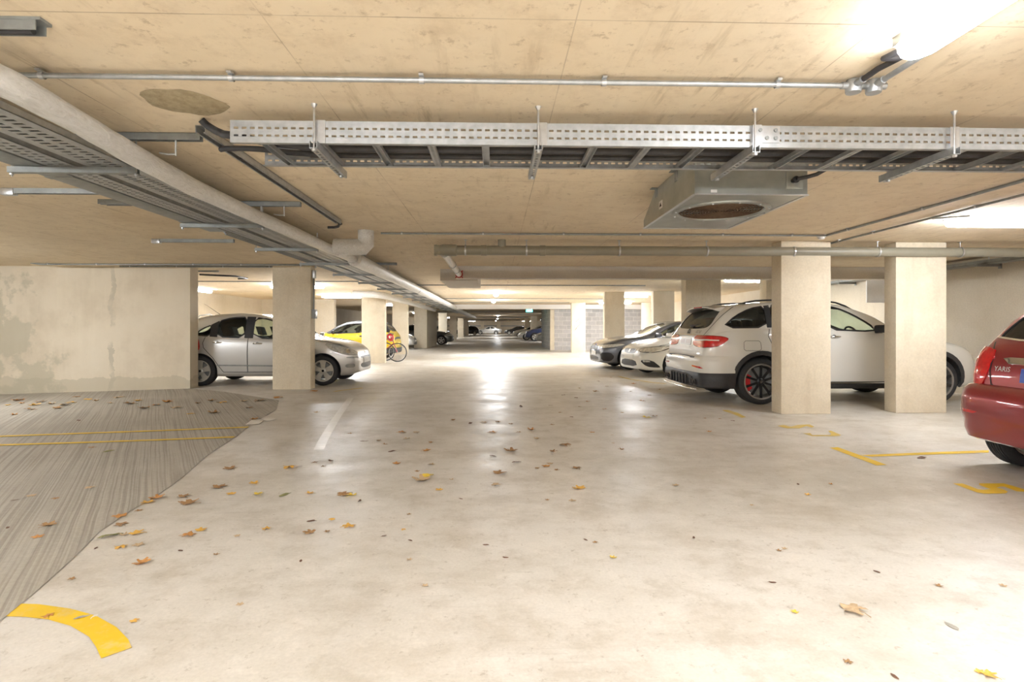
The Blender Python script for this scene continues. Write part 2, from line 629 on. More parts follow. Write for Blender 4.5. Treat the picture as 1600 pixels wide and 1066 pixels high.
# ------------------------------------------------------------------ room shell
XR = 8.55            # inner face of the outer wall on the car side
YF = 107.0
b = MB()
b.add([(-6.1, -9, 0), (XR + .3, -9, 0), (XR + .3, YF + 2, 0), (-6.1, YF + 2, 0)], [(0, 1, 2, 3)])
b.add([(-16, 11.31, 0), (-6.1, 11.31, 0), (-6.1, YF + 2, 0), (-16, YF + 2, 0)], [(0, 1, 2, 3)])
b.add([(-16, -9, fz(-16, 0)), (-6.1, -9, 0), (-6.1, 11.31, 0), (-16, 11.31, fz(-16, 0))], [(0, 1, 2, 3)])
floor = struct(b.build('floor', M['floor'], loc=(0, 0, 0)))
b = MB().box(-16, XR + .3, -9, YF + 2, H, H + .05)
ceiling = struct(b.build('ceiling', M['ceil'], loc=(0, 0, H)))

wl = D(297, 11.12)
b = MB().box(-16, wl.x, wl.y, wl.y + .30, -.4, H)
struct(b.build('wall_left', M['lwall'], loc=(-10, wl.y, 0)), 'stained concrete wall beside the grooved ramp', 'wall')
b = MB().box(XR, XR + .3, -9, YF + 2, 0, H)
struct(b.build('wall_right', M['wall'], loc=(XR, 0, 0)))
b = MB().box(-16, XR + .3, -9.3, -9, -.4, H)
struct(b.build('wall_rear', M['wall'], loc=(0, -9, 0)))
b = MB().box(-16, XR + .3, YF, YF + .3, 0, H)
struct(b.build('wall_far', M['wall'], loc=(0, YF, 0)))
b = MB().box(-10, XR, YF - .05, YF, 1.45, 1.62)
struct(b.build('trim_far_rail', M['dsteel'], loc=(0, YF, 1.45)))
b = MB().box(-16.3, -16, -9, 11.4, -.4, H)
struct(b.build('wall_ramp_side', M['wall'], loc=(-16, 0, 0)))
# the outer wall behind the silver car and the return that closes that bay
b = MB().box(-10.4, -10.1, wl.y + .3, 24.6, 0, H)
struct(b.build('wall_bay_side', M['wall'], loc=(-10.2, 18, 0)))
b = MB().box(-10.4, -7.0, 24.3, 24.6, 0, H)
struct(b.build('wall_bay_end', M['wall'], loc=(-8.5, 24.4, 0)))
b = MB().box(-10.4, -10.1, 24.6, YF, 0, H)
struct(b.build('wall_bay_beyond', M['wall'], loc=(-10.2, 60, 0)))
# block walls closing the car side bays at about thirty metres
bw = D(861, 30)
b = MB().box(bw.x, XR, bw.y, bw.y + .2, 0, H)
struct(b.build('wall_blockwork', M['block'], loc=(5.5, bw.y, 0)))
b = MB().box(bw.x, bw.x + .2, bw.y + .2, bw.y + 6.2, 0, H)
struct(b.build('wall_blockwork_return', M['block'], loc=(bw.x, bw.y + 3, 0)))
b = MB().box(bw.x - .05, bw.x + .17, bw.y - .05, bw.y - .01, 0, 2.2)
struct(b.build('trim_corner_post', M['col'], loc=(bw.x, bw.y, 0)))


def column(px0, px1, depth, thick, label, mat='col'):
    a, c = D(px0, depth), D(px1, depth)
    x0, x1, y0 = a.x, c.x, (a.y + c.y) / 2
    b = MB().box(x0, x1, y0, y0 + thick, 0, H)
    o = b.build('column', M[mat], bevel=0.012, seg=2)
    return struct(o, label, 'column')


column(1220, 1299, 7.84, .28, 'broad concrete column hiding the rear door of the white SUV')
column(1399, 1480, 7.95, .24, 'brightly lit concrete column at the front wheel of the white SUV')
column(426, 485, 10.95, .28, 'concrete column in front of the silver hatchback with a grey box on its side')
column(565, 601, 19.1, .3, 'pale concrete column hiding the tail of the yellow car')
column(613, 637, 25.6, .3, 'third column along the row after the pale one by the bicycles')
column(647, 667, 33.0, .3, 'fourth column along the row, next to the dark pier')
column(1071.5, 1127, 11.5, .3, 'concrete column standing beside the roof of the white SUV')
column(1197, 1240, 11.6, .3, 'concrete column mostly hidden behind the broad one')
column(1021, 1054, 18.6, .3, 'concrete column behind the windscreen of the dark saloon')
column(944.5, 976, 19.0, .25, 'concrete column rising behind the bonnet of the dark saloon')
column(1004, 1017, 27.2, .3, 'narrow column against the blockwork')
colm = column(893, 915, 27.2, .3, 'concrete column with scrawled pencil marks by the blockwork')
P = [D(px, 27.15, py) for px, py in ((900, 503), (909, 494), (903, 500), (911, 499), (905, 505), (911, 502), (903, 510), (899, 516), (901, 512))]
for p in P:
    p.y = colm.location.y - .006 + min(v.co.y for v in colm.data.vertices)
MB().tube(P, .006, 5).build('pencil_scrawl', M['cable'], colm)
for dd in (46, 57, 69, 82):
    column(775 - 4.75 * 870 / dd, 775 - 4.05 * 870 / dd, dd, .35, 'distant concrete column in the line beyond the dark pier')
    bpy.context.scene.objects[-1]['group'] = 'distant columns'
for dd in (58, 70):
    column(775 + 3.6 * 870 / dd, 775 + 4.3 * 870 / dd, dd, .35, 'distant concrete column beyond the blockwork corner')
a = D(667, 33.2)
b = MB().box(a.x, a.x + .04, a.y, a.y + .3, 0, H)
b = MB().box(-4.45, -4.12, 33.35, 39.0, 0, H)
struct(b.build('wall_pier', M['wall'], loc=(-4.3, 36, 0)), 'dark grey pier wall before the dark parked car', 'wall')
# far back columns against the end wall
for i, (p0, p1) in enumerate(((751, 756), (776, 782))):
    a, c = D(p0, 100), D(p1, 100)
    b = MB().box(a.x, c.x, a.y, a.y + .4, 0, H)
    struct(b.build('column', M['col'], bevel=0.01), ['distant column left of the pale far car' if False else 'distant column standing before the end wall', 'lit distant column beside the pale far car'][i], 'column')

# ------------------------------------------------------------------ beams
bm1 = D(712, 11.0)
y1 = bm1.y
b = MB().box(bm1.x, XR, y1, y1 + .32, 2.2, H)
struct(b.build('beam', M['beam'], loc=(4, y1, 2.2)), 'grey downstand beam crossing behind the drain pipe', 'beam')
b = MB().box(-1.16, -.38, y1 + .6, 13.9, 2.2, H)
struct(b.build('beam', M['beam'], loc=(-.7, 12.6, 2.2)), 'short grey boxed downstand behind the long beam', 'beam')
a = D(706, 29.4)
b = MB().box(a.x, XR, a.y, a.y + .35, 2.2, H)
struct(b.build('beam', M['white'], loc=(3, a.y, 2.2)), 'white painted beam across the aisle before the exit sign', 'beam')
for dd, z in ((40, 2.28), (62, 2.25), (84, 2.25)):
    b = MB().box(-4.6, 3.6, dd, dd + .3, z, H)
    struct(b.build('beam', M['beam'], loc=(0, dd, z)), None, None)
a = D(1357, 11.6)
b = MB().box(a.x, a.x + .5, a.y + .05, a.y + .08, 1.74, 2.22)
tag(b.build('wall_board', M['white'], bevel=0.004), 'blank white board fixed between the outer wall and the SUV bonnet', 'board')

# ------------------------------------------------------------------ ramp + painted marks
edge = [(-60, 1066), (0, 972), (50, 931), (116, 872), (156, 831), (203, 800), (245, 775), (281, 750), (310, 724), (328, 709), (369, 683), (392, 664), (412, 652)]
pts = [F(*p) for p in edge]
far_ = [F(432, 640), F(436, 626), F(350, 612.5)]
poly = [(p.x, p.y) for p in pts] + [(p.x, p.y) for p in far_] + [(-6.1, wl.y - .02)]
poly_l = [(-15.9, wl.y - .02), (-15.9, 1.0), (-6.1, 1.0), (pts[0].x - .5, 1.0)]
allp = poly + poly_l
c2 = [Vector(p) for p in allp]
res = delaunay_2d_cdt(c2 + [Vector((-6.1, y * .5)) for y in range(3, 22)], [(i, (i + 1) % len(c2)) for i in range(len(c2))], [], 1, 1e-5)
b = MB()
b.add([(v.x, v.y, fz(v.x, v.y) + .004) for v in res[0]], [tuple(f) for f in res[2]])
struct(b.build('floor_ramp', M['ramp'], loc=(0, 0, 0)), 'dark grooved concrete ramp with double yellow lines', 'floor')


def paint(name, polys, mat, label, cat, z=.0025, group=None):
    b = MB()
    for poly in polys:
        P = [F(*p) for p in poly]
        q = [(v.x, v.y) for v in P]
        A = sum(q[i][0] * q[(i + 1) % len(q)][1] - q[(i + 1) % len(q)][0] * q[i][1] for i in range(len(q)))
        if A < 0:
            q = q[::-1]
        c = [Vector(v) for v in q]
        r_ = delaunay_2d_cdt(c, [(i, (i + 1) % len(c)) for i in range(len(c))], [], 1, 1e-6)
        n = len(r_[0])
        vs = [(v.x, v.y, fz(v.x, v.y) + z) for v in r_[0]]
        b.add(vs, [tuple(f) for f in r_[2]])
    return tag(b.build(name, M[mat]), label, cat, group)


def band(poly, w):
    """ribbon of world width w along a pixel polyline on the floor -> pixel-free polygon"""
    P = [F(*p) for p in poly]
    L, Rr = [], []
    for i, p in enumerate(P):
        t = P[min(i + 1, len(P) - 1)] - P[max(i - 1, 0)]
        t.normalize()
        s = Vector((-t.y, t.x, 0)) * w / 2
        L.append(p + s)
        Rr.append(p - s)
    return L, Rr


def stripe(name, polys, w, mat, label, cat, z=.0025, group=None):
    b = MB()
    for poly in polys:
        L, Rr = band(poly, w)
        n = len(L)
        vs = [(v.x, v.y, fz(v.x, v.y) + z) for v in L + Rr]
        b.add(vs, [(n + i, n + i + 1, i + 1, i) for i in range(n - 1)])
    return tag(b.build(name, M[mat]), label, cat, group)


paint('painted_curve', [[(-60, 952), (-25, 946), (0, 943.5), (60, 945), (110, 952), (150, 963), (182, 981), (200, 1000), (206, 1013), (158, 1030), (150, 1012), (139, 996), (110, 979), (75, 969), (40, 965), (0, 964), (-30, 967), (-60, 974)]],
      'yellow', 'thick curved yellow stroke painted near the foot of the ramp', 'floor paint')
stripe('painted_line', [[(-30, 684), (120, 678.5), (250, 674), (388, 668.5)]], .075, 'yellow', 'upper of the two thin yellow lines across the grooved ramp', 'floor paint', z=.008)
stripe('painted_line', [[(-30, 697.5), (120, 693), (250, 688.5), (366, 684)]], .075, 'yellow', 'lower of the two thin yellow lines across the grooved ramp', 'floor paint', z=.008)
paint('painted_tee', [[(1296, 700), (1309, 699.3), (1386, 727), (1370, 727.8)], [(1344, 711.7), (1440, 707.6), (1545, 704.0), (1545, 707.8), (1440, 711.4), (1362, 714.2)]],
      'yellow', 'yellow bay line ending in a T beside the red car', 'floor paint')
S = lambda L, x0, y0, k: [(x0 + x / k, y0 + y / k) for x, y in L]
paint('painted_number', [S([(330, 412), (500, 412), (640, 462), (780, 516), (880, 526), (1010, 515), (950, 496), (800, 440), (800, 410), (1240, 410), (1420, 462), (1620, 522), (1620, 562), (1470, 552), (1250, 470), (1180, 466), (1110, 490), (1230, 515), (1312, 560), (1270, 592), (880, 596), (760, 572), (560, 500), (400, 440)], 1460, 720, 11.43)],
      'yellow', 'large yellow number painted in front of the red car', 'floor paint')
paint('painted_number', [S([(862, 166), (925, 156), (1000, 172), (1070, 155), (1185, 150), (1232, 173), (1205, 183), (1150, 167), (1080, 190), (960, 191)], 1080, 640, 6.4)],
      'yellow_worn', 'zigzag yellow digit painted before the broad column', 'floor paint')
paint('painted_number', [S([(1115, 240), (1190, 238), (1215, 258), (1390, 256), (1400, 246), (1370, 216), (1400, 214), (1502, 258), (1480, 269), (1210, 269)], 1080, 640, 6.4)],
      'yellow_worn', 'yellow loop digit painted between the zigzag and the T line', 'floor paint')
paint('painted_tee', [S([(305, 6), (375, 8), (470, 38), (548, 78), (508, 86), (420, 48), (340, 22)], 1080, 640, 6.4)],
      'yellow_worn', 'worn yellow bay mark by the rear wheel of the white SUV', 'floor paint')
stripe('painted_line', [[(967, 588.5), (985, 593), (1012, 597), (1040, 600)]], .09, 'yellow_worn', 'worn yellow line under the nose of the white hatchback', 'floor paint')
stripe('painted_line', [[(522, 612), (545, 609), (566, 606.5)]], .09, 'yellow_worn', 'worn yellow line on the floor before the silver hatchback', 'floor paint')
stripe('floor_scuff', [[(548, 622), (535, 640), (524, 656), (512, 676), (504, 690), (498, 703)]], .10, 'whiteline', 'pale scuffed streak on the floor past the silver hatchback', 'scuff', z=.002)
stripe('floor_scuff', [[(394, 664), (403, 657), (412, 656), (428, 657)]], .16, 'whiteline', 'pale scuffed patch where the ramp lines end', 'scuff', z=.006)

# ------------------------------------------------------------------ lamps
EM = 60.0


def diffuser(name, k):
    m, nt, bs = base_mat(name)
    n = N(nt)
    f = n.noise(n.obj(), 60, 1)
    n.link(n.ramp(f, [(0.3, (0.92, 0.955, 1.0)), (0.7, (0.94, 0.97, 1.0))]), bs.inputs['Emission Color'])
    bs.inputs['Emission Strength'].default_value = EM * k
    bs.inputs['Base Color'].default_value = (.9, .9, .9, 1)
    return m


DIFF = {}
LAMPK = 1.0


def lamp(cx, cy, along, label, k=1.0, L=1.5, w=.15, drop=0.0):
    if k not in DIFF:
        DIFF[k] = diffuser('lamp_diffuser_%d' % len(DIFF), k)
    z = H - drop
    t = thing('ceiling_light', label, 'light', (cx, cy, z - .11))
    ax = Vector((1, 0, 0)) if along == 'x' else Vector((0, 1, 0))
    sd = Vector((0, 1, 0)) if along == 'x' else Vector((1, 0, 0))
    b = MB().obox((cx, cy, z - .02), ax * (L / 2 - .01), sd * (w * .42), Vector((0, 0, .02)))
    b.build('lamp_body', M['steel'], t, bevel=.004)
    prof = [(-.5, 0), (-.46, -.035), (-.30, -.062), (0, -.07), (.30, -.062), (.46, -.035), (.5, 0)]
    secs = [(-L / 2, .35), (-L / 2 + .03, .78), (-L / 2 + .09, 1), (L / 2 - .09, 1), (L / 2 - .03, .78), (L / 2, .35)]
    vs, fs = [], []
    for s, kf in secs:
        for p, q in prof:
            vs.append(Vector((cx, cy, z - .04)) + ax * s + sd * (p * w * kf) + Vector((0, 0, q * (.4 + .6 * kf))))
    n = len(prof)
    for i in range(len(secs) - 1):
        for j in range(n - 1):
            fs.append((i * n + j, i * n + j + 1, (i + 1) * n + j + 1, (i + 1) * n + j))
    fs.append(tuple(range(n)))
    fs.append(tuple(reversed(range((len(secs) - 1) * n, len(secs) * n))))
    d = MB()
    d.add(vs, fs)
    o = d.build('lamp_diffuser', DIFF[k], t, smooth=50)
    if drop > .02:
        h = MB()
        for s in (-.35, .35):
            p = Vector((cx, cy, z)) + ax * s * L
            h.cyl(p, (p.x, p.y, H), .006, 6)
        h.build('hanging_rods', M['steel'], t)
    # make the normals face outwards
    bmx = bmesh.new()
    bmx.from_mesh(o.data)
    bmesh.ops.recalc_face_normals(bmx, faces=bmx.faces)
    bmx.to_mesh(o.data)
    bmx.free()
    return t


e = Cz(1403, 88, H - .07)
lamp(e.x + .03, e.y - .75, 'y', 'glowing batten light on the ceiling above the aisle, nearest of all', .55, w=.15)
e = Cz(1480, 350, H - .08)
lamp(e.x + .76, e.y + .03, 'x', 'bright batten light over the bay of the red car', .8)
BAY = 1.7
lamp(-5.65, 16.0, 'x', 'batten light glowing from behind the column of the silver hatchback', BAY)
lamp(-5.75, 21.0, 'x', 'slim batten light above the yellow car', BAY)
lamp(-9.2, 17.4, 'y', 'batten light along the wall behind the silver hatchback', .5, L=1.8, w=.08)
a = D(775, 18.6)
lamp(a.x, 19.3, 'y', 'batten light over the aisle, first of the two end to end', BAY, w=.17)
a = D(771, 24.0)
lamp(a.x, 24.6, 'y', 'batten light over the aisle, second of the two and nearer the white beam', BAY, w=.17)
lamp(4.85, 20.4, 'x', 'batten light behind the column over the dark saloon', 1.6)
lamp(6.35, 13.5, 'x', 'batten light behind the long beam above the white hatchback', 1.2)
lamp(5.6, 26.0, 'x', 'batten light before the blockwork wall', BAY)
lamp(-5.6, 28.6, 'x', 'batten light deep in the bays past the third column', .8)
lamp(0.2, 55.0, 'y', 'small far batten light over the dim middle of the aisle', .8)
lamp(0.2, 72.0, 'y', 'far batten light near the end of the aisle', BAY)
lamp(-5.8, 44, 'x', 'batten light in the bays by the dark parked car', 1.2)
lamp(-5.8, 66, 'x', 'far batten light in the end bays', 1.2)
lamp(5.4, 48, 'x', 'batten light above the far cars past the blockwork', 1.2)
lamp(0.0, 95, 'y', 'farthest batten light before the end wall', 1.6)
lamp(-4.5, 101, 'x', 'batten light added by the end wall near the black far car', .9)  # this light and the next are added to brighten the end wall
lamp(5.5, 100, 'x', 'batten light added by the end wall past the lit column', .9)
# unseen lights added for even brightness, except the one before the stained wall
lamp(1.72, -1.9, 'y', 'unseen batten light added behind the viewpoint in the aisle row', 1.15, w=.19)
lamp(1.72, -6.0, 'y', 'unseen batten light added at the near end of the aisle row', 1.15, w=.19)
lamp(5.8, -1.0, 'x', 'unseen batten light added in the bay before the red car', 1.1)
lamp(-3.6, -3.0, 'y', 'unseen batten light added over the ramp head', 1.15, w=.19)
lamp(-5.6, 1.6, 'x', 'unseen batten light added over the ramp, first from its head', 1.15, w=.19)
lamp(-8.6, 7.6, 'x', 'batten light over the ramp, before the stained wall', 1.15, w=.19)
lamp(-11.5, 3.0, 'x', 'unseen batten light added over the ramp, by its side wall', 1.15, w=.19)
lamp(-1.2, -1.2, 'x', 'unseen batten light added just behind the viewpoint, lying crosswise', 1.15, w=.19)

# world: nearly nothing gets in from outside
w = bpy.data.worlds.new('world')
SC.world = w
w.use_nodes = True
w.node_tree.nodes['Background'].inputs[0].default_value = (1, .95, .88, 1)
w.node_tree.nodes['Background'].inputs[1].default_value = 0.05
SC.view_settings.view_transform = 'Standard'
SC.view_settings.look = 'None'
SC.view_settings.gamma = 1
SC.view_settings.use_curve_mapping = False
SC.view_settings.exposure = 1.08
SC.cycles.max_bounces = 14
SC.cycles.diffuse_bounces = 9
SC.cycles.transparent_max_bounces = 16
SC.cycles.sample_clamp_indirect = 8
SC.cycles.caustics_reflective = False
SC.cycles.caustics_refractive = False
# ------------------------------------------------------------------ services under the ceiling
def clip(b, p, ax, r):
    """pipe saddle on a tube of radius r fixed to the ceiling"""
    p = Vector(p)
    ax = Vector(ax)
    b.lathe([(r + .004, -.011), (r + .004, .011)], p, ax, 12)
    s = ax.cross(Vector((0, 0, 1))).normalized()
    b.obox(p + Vector((0, 0, r + .004)), s * (r + .018), ax * .011, Vector((0, 0, .004)))


def conduit(name, path, r, label, cat, clips=(), mat='steel', boxes=(), smooth_n=8):
    P = [Vector(p) for p in path]
    t = thing(name, label, cat, (P[0] + P[-1]) / 2)
    MB().tube(P, r, smooth_n).build('tube', M[mat], t, smooth=60)
    for c in clips:
        i = min(range(len(P) - 1), key=lambda k: abs((P[k] + P[k + 1] - 2 * Vector(c)).length))
        ax = (P[i + 1] - P[i]).normalized()
        b = MB()
        clip(b, c, ax, r)
        b.build('saddle', M['zinc'], t, smooth=50)
    return t


# 1. near conduit across the frame with two round boxes, flexible tail and the lamp conduit
zc = H - .03
yA = Cz(700, 126, zc).y
xa0, xa1 = Cz(20, 123, zc).x, Cz(1322, 134.5, zc).x
t = conduit('conduit', [(xa0, yA, zc), (xa1 + .15, yA, zc)], .0135, 'thin steel conduit crossing the ceiling in front of the cable ladder', 'conduit',
            [(Cz(px, 126, zc).x, yA, zc) for px in (80, 366, 659, 945, 1222)])
for px, nm in ((1329, 'a'), (1361, 'b')):
    x = Cz(px, 137, zc).x
    b = MB()
    b.lathe([(.0, -.035), (.034, -.035), (.036, -.03), (.036, .012), (.03, .028), (0, .028)], (x, yA, zc), (0, 0, 1), 20)
    for sx in (-1, 1):
        b.cyl((x + sx * .03, yA, zc), (x + sx * .06, yA, zc), .017, 12)
    b.cyl((x, yA - .03, zc), (x, yA - .075, zc), .018, 12)
    b.build('junction_box', M['steel'], t, smooth=40)
x2 = Cz(1361, 137, zc).x
MB().tube([(x2, yA - .05, zc), (x2 + .005, 2.2, zc), (x2 + .01, 0.4, zc), (x2 + .01, -3, zc)], .0135, 10).build('tube', M['steel'], t, smooth=60)
x1 = Cz(1329, 137, zc).x
e = Cz(1398, 88, H - .06)
conduit('flexible_cable', [(x1, yA - .078, zc), (x1 + .01, yA - .16, zc + .008), (x1 + .035, yA - .27, zc + .008), (e.x + .01, e.y + .08, zc), (e.x + .03, e.y + .012, zc)], .014,
        'black flexible tail from the conduit box to the near light', 'cable', mat='cable')

# 2. stub of channel at the edge
a = Cz(72, 44, H - .03)
b = MB().box(-2.9, a.x, a.y - .03, a.y + .03, H - .012, H)
t = thing('channel_stub', 'dark steel channel on the ceiling above the lagged pipe', 'channel', (-2.3, a.y, H - .06))
b.build('channel', M['dsteel'], t)
MB().box(-2.9, a.x - .02, a.y - .028, a.y - .022, H - .05, H - .012).box(-2.9, a.x - .02, a.y + .022, a.y + .028, H - .05, H - .012).build('flange', M['dsteel'], t)
MB().cyl((-2.9, a.y, H - .04), (a.x - .05, a.y, H - .04), .016, 10).build('cable', M['cable'], t)

# 3. foil-lagged pipe with its riser elbow, then the fatter run to the far end
t = thing('lagged_pipe', 'silver foil lagged pipe slung along the ceiling beside the cable trays', 'pipe', (-2.15, 6, 2.2))
pp = []
for px, py, z in ((-60, 98, 2.26), (25, 137, 2.255), (120, 190, 2.25), (210, 243, 2.245), (300, 292, 2.24), (385, 331, 2.24), (455, 362, 2.245), (515, 389, 2.25), (560, 408, 2.245)):
    p = Cz(px, py, z)
    pp.append(p)
rr = [.062 * (1 + .05 * math.sin(i * 2.2)) for i in range(len(pp))]
sm, sr = [], []
for i in range(len(pp) - 1):
    for k in range(6):
        u = k / 6
        sm.append(pp[i].lerp(pp[i + 1], u))
        sr.append((rr[i] * (1 - u) + rr[i + 1] * u) * (1 + random.uniform(-.025, .025)))
sm.append(pp[-1])
sr.append(rr[-1])
MB().tube(sm, sr, 16).build('lagged_run', M['foil'], t, smooth=60)
q0 = pp[-1]
end = Cz(742, 499, 2.26)
fat = [q0 + Vector((0, -.25, 0)), q0]
for px, py in ((600, 428), (640, 449), (665, 461), (690, 474), (716, 486), (738, 497)):
    fat.append(Vector((-2.165, Cz(px, py, 2.27).y, 2.27)))
sm, sr = [], []
for i in range(len(fat) - 1):
    for k in range(5):
        sm.append(fat[i].lerp(fat[i + 1], k / 5))
        sr.append(.105 * (1 + random.uniform(-.03, .03)))
sm.append(fat[-1])
sr.append(.105)
MB().tube(sm, sr, 16).build('lagged_main', M['foil'], t, smooth=60)
dj = Cz(577, 386, 2.235)
x_r, y_r = Cz(566, 372, 2.33).x, dj.y
xl = Cz(523, 386, 2.235).x
b = MB()
b.tube([(xl, y_r, 2.235), (x_r - .06, y_r, 2.235)], .10, 18)
b.tube([(x_r - .06, y_r, 2.235), (x_r + .0, y_r, 2.235), (x_r + .02, y_r, 2.25), (x_r + .02, y_r, H)], [.10, .10, .098, .098], 18)
b.lathe([(.105, 0), (.105, .02)], (xl + .02, y_r, 2.235), (1, 0, 0), 18)
b.build('riser_elbow', M['foil'], t, smooth=50)
for px, py in ((650, 452), (700, 478)):
    p = Vector((-2.165, Cz(px, py, 2.27).y, 2.27))
    MB().lathe([(.112, -.03), (.112, .03)], p, (0, 1, 0), 16).build('band', M['dsteel'], t)
# second lagged elbow near the pale column
p = Cz(600, 462, 2.26)
t = thing('lagged_elbow', 'pale lagged pipe elbow over the column by the bicycles', 'pipe', (p.x, p.y, 2.2))
MB().tube([(p.x - 1.0, p.y, 2.30), (p.x - .35, p.y, 2.30), (p.x - .1, p.y, 2.27), (p.x + .05, p.y + .2, 2.25), (p.x + .1, p.y + 1.2, 2.25), (p.x + .1, p.y + 14, 2.25)], .11, 14).build('lagged_run', M['foil'], t, smooth=60)

# 4. cable trays
def tray(x0, x1, y0, y1, z, label, flange=.03, slots=True, mat='steel', group=None):
    t = thing('cable_tray', label, 'cable tray', ((x0 + x1) / 2, (y0 + y1) / 2, z), group)
    b = MB()
    if slots:
        # perforated floor: three solid strips joined by cross webs
        wdt = x1 - x0
        st = [(0, .22), (.42, .58), (.78, 1)]
        for a_, c_ in st:
            b.box(x0 + a_ * wdt, x0 + c_ * wdt, y0, y1, z, z + .003)
        y = y0
        yend = min(y1, 14)
        while y < yend:
            for a_, c_ in ((.22, .42), (.58, .78)):
                b.box(x0 + a_ * wdt, x0 + c_ * wdt, y, y + .028, z, z + .003)
            y += .05
        if yend < y1:
            b.box(x0 + .22 * wdt, x0 + .42 * wdt, yend, y1, z, z + .003)
            b.box(x0 + .58 * wdt, x0 + .78 * wdt, yend, y1, z, z + .003)
    else:
        b.box(x0, x1, y0, y1, z, z + .003)
    b.build('tray_bed', M[mat], t)
    for x, s in ((x0, 1), (x1, -1)):
        b = MB().box(min(x, x + s * .003), max(x, x + s * .003), y0, y1, z, z + flange)
        b.box(min(x, x + s * .012), max(x, x + s * .012), y0, y1, z + flange, z + flange + .003)
        b.build('tray_flange', M[mat], t)
    return t


tray(-2.61, -2.325, 1.2, 58, 2.25, 'perforated cable tray running along the aisle right beside the lagged pipe' if False else 'perforated cable tray running along the aisle close beside the lagged pipe', .035)
tray(-2.86, -2.68, 1.2, 40, 2.25, 'narrower perforated cable tray between the wide tray and the closed trunking', .03)
t = thing('cable_trunking', 'closed dark steel trunking on the outer edge of the cable trays', 'trunking', (-3.0, 3.7, 2.24))
MB().box(-3.06, -2.875, 1.0, 6.05, 2.245, 2.31).build('trunking_body', M['dsteel'], t, bevel=.004)
for y in (2.1, 3.9, 5.5):
    MB().box(-3.065, -2.872, y - .03, y + .03, 2.242, 2.313).build('coupler', M['dsteel'], t)
MB().box(-3.02, -2.99, 5.6, 5.72, 2.235, 2.245).build('label_tag', M['white'], t)
for i, x in enumerate((-2.90, -2.95, -3.0, -3.045)):
    t = conduit('conduit', [(x, 6.0 + .12 * i, 2.275), (x, 38, 2.275)], .011, ['conduit leaving the trunking, innermost of four beside the trays', 'conduit leaving the trunking, second from the trays', 'conduit leaving the trunking, third from the trays', 'conduit leaving the trunking, outermost of the four'][i], 'conduit', mat='dsteel')
# cables lying in the wide tray
for i, (x, r) in enumerate(((-2.38, .014), (-2.45, .011), (-2.53, .012))):
    P = [(x + .012 * math.sin(k * 1.3 + i), 1.3 + k * .9, 2.255 + r) for k in range(44)]
    tag(MB().tube(P, r, 6).build('power_cable', M['cable'], smooth=60), ['black cable in the wide tray on the pipe side', 'black cable lying along the middle of the wide tray', 'black cable in the wide tray on the far edge'][i], 'cable')

# trapeze hangers under the trays (strut + two rods to the ceiling)
trap = None
ys = [Cz(118, 262, 2.24).y, Cz(345, 350, 2.24).y, Cz(446, 388, 2.24).y, Cz(495, 411, 2.24).y, Cz(549, 428, 2.24).y] + [12.6 + 2.0 * k for k in range(11)]
tl = ['galvanised strut hanger carrying the trays beside the near end of the lagged pipe', 'bright strut hanger under the trays where the trunking ends', 'strut hanger under the trays beside the lagged riser elbow', 'strut hanger under the trays just before the hatchback column', 'strut hanger under the trays just past the hatchback column']
for i, y in enumerate(ys):
    if trap is None:
        y0 = y
        trap = thing('strut_hanger', tl[0], 'hanger', (-2.65, y, 2.2))
        b = MB().box(-3.09, -2.29, y - .02, y - .017, 2.205, 2.241).box(-3.09, -2.29, y + .017, y + .02, 2.205, 2.241).box(-3.09, -2.29, y - .02, y + .02, 2.203, 2.206)
        b.build('strut', M['dsteel'], trap)
        for x in (-3.075, -2.30):
            MB().cyl((x, y, 2.18), (x, y, H), .005, 6).build('threaded_rod', M['zinc'], trap)
            MB().lathe([(0, -.006), (.012, -.006), (.012, .006), (0, .006)], (x, y, 2.196), (0, 0, 1), 6).build('nut', M['zinc'], trap)
    else:
        o = copy_tree(trap)
        o.location.y = y
        if i < len(tl):
            o['label'] = tl[i]
        else:
            o['label'] = 'small strut hanger repeating under the trays down the aisle'
            o['group'] = 'distant strut hangers'
# ceiling-fixed struts with a pipe hook
hl = ['strut on the ceiling with a rod hook holding the lagged pipe', 'strut on the ceiling above the bend of the lagged pipe', 'short strut on the ceiling above the riser elbow', 'strut on the ceiling beyond the riser elbow']
for i, (px, py, xl_, nrod) in enumerate(((315, 213, -2.62, 1), (470, 318, -3.75, 2), (570, 400, -2.6, 1), (620, 412, -2.5, 1))):
    p = Cz(px, py, H - .015)
    t = thing('ceiling_strut', hl[i], 'strut', ((p.x + xl_) / 2, p.y, H - .045))
    b = MB().box(xl_, p.x, p.y - .02, p.y - .016, H - .045, H).box(xl_, p.x, p.y + .016, p.y + .02, H - .045, H).box(xl_, p.x, p.y - .02, p.y + .02, H - .003, H)
    b.build('strut', M['dsteel'], t)
    for k in range(nrod):
        x = p.x - .16 - .22 * k
        MB().cyl((x, p.y, 2.31 if k else 2.30), (x, p.y, H - .02), .006, 8).build('threaded_rod', M['zinc'], t)
        MB().tube([(x, p.y, 2.31), (x - .05, p.y, 2.31), (x - .10, p.y, 2.318)], .006, 6).build('hook', M['zinc'], t)
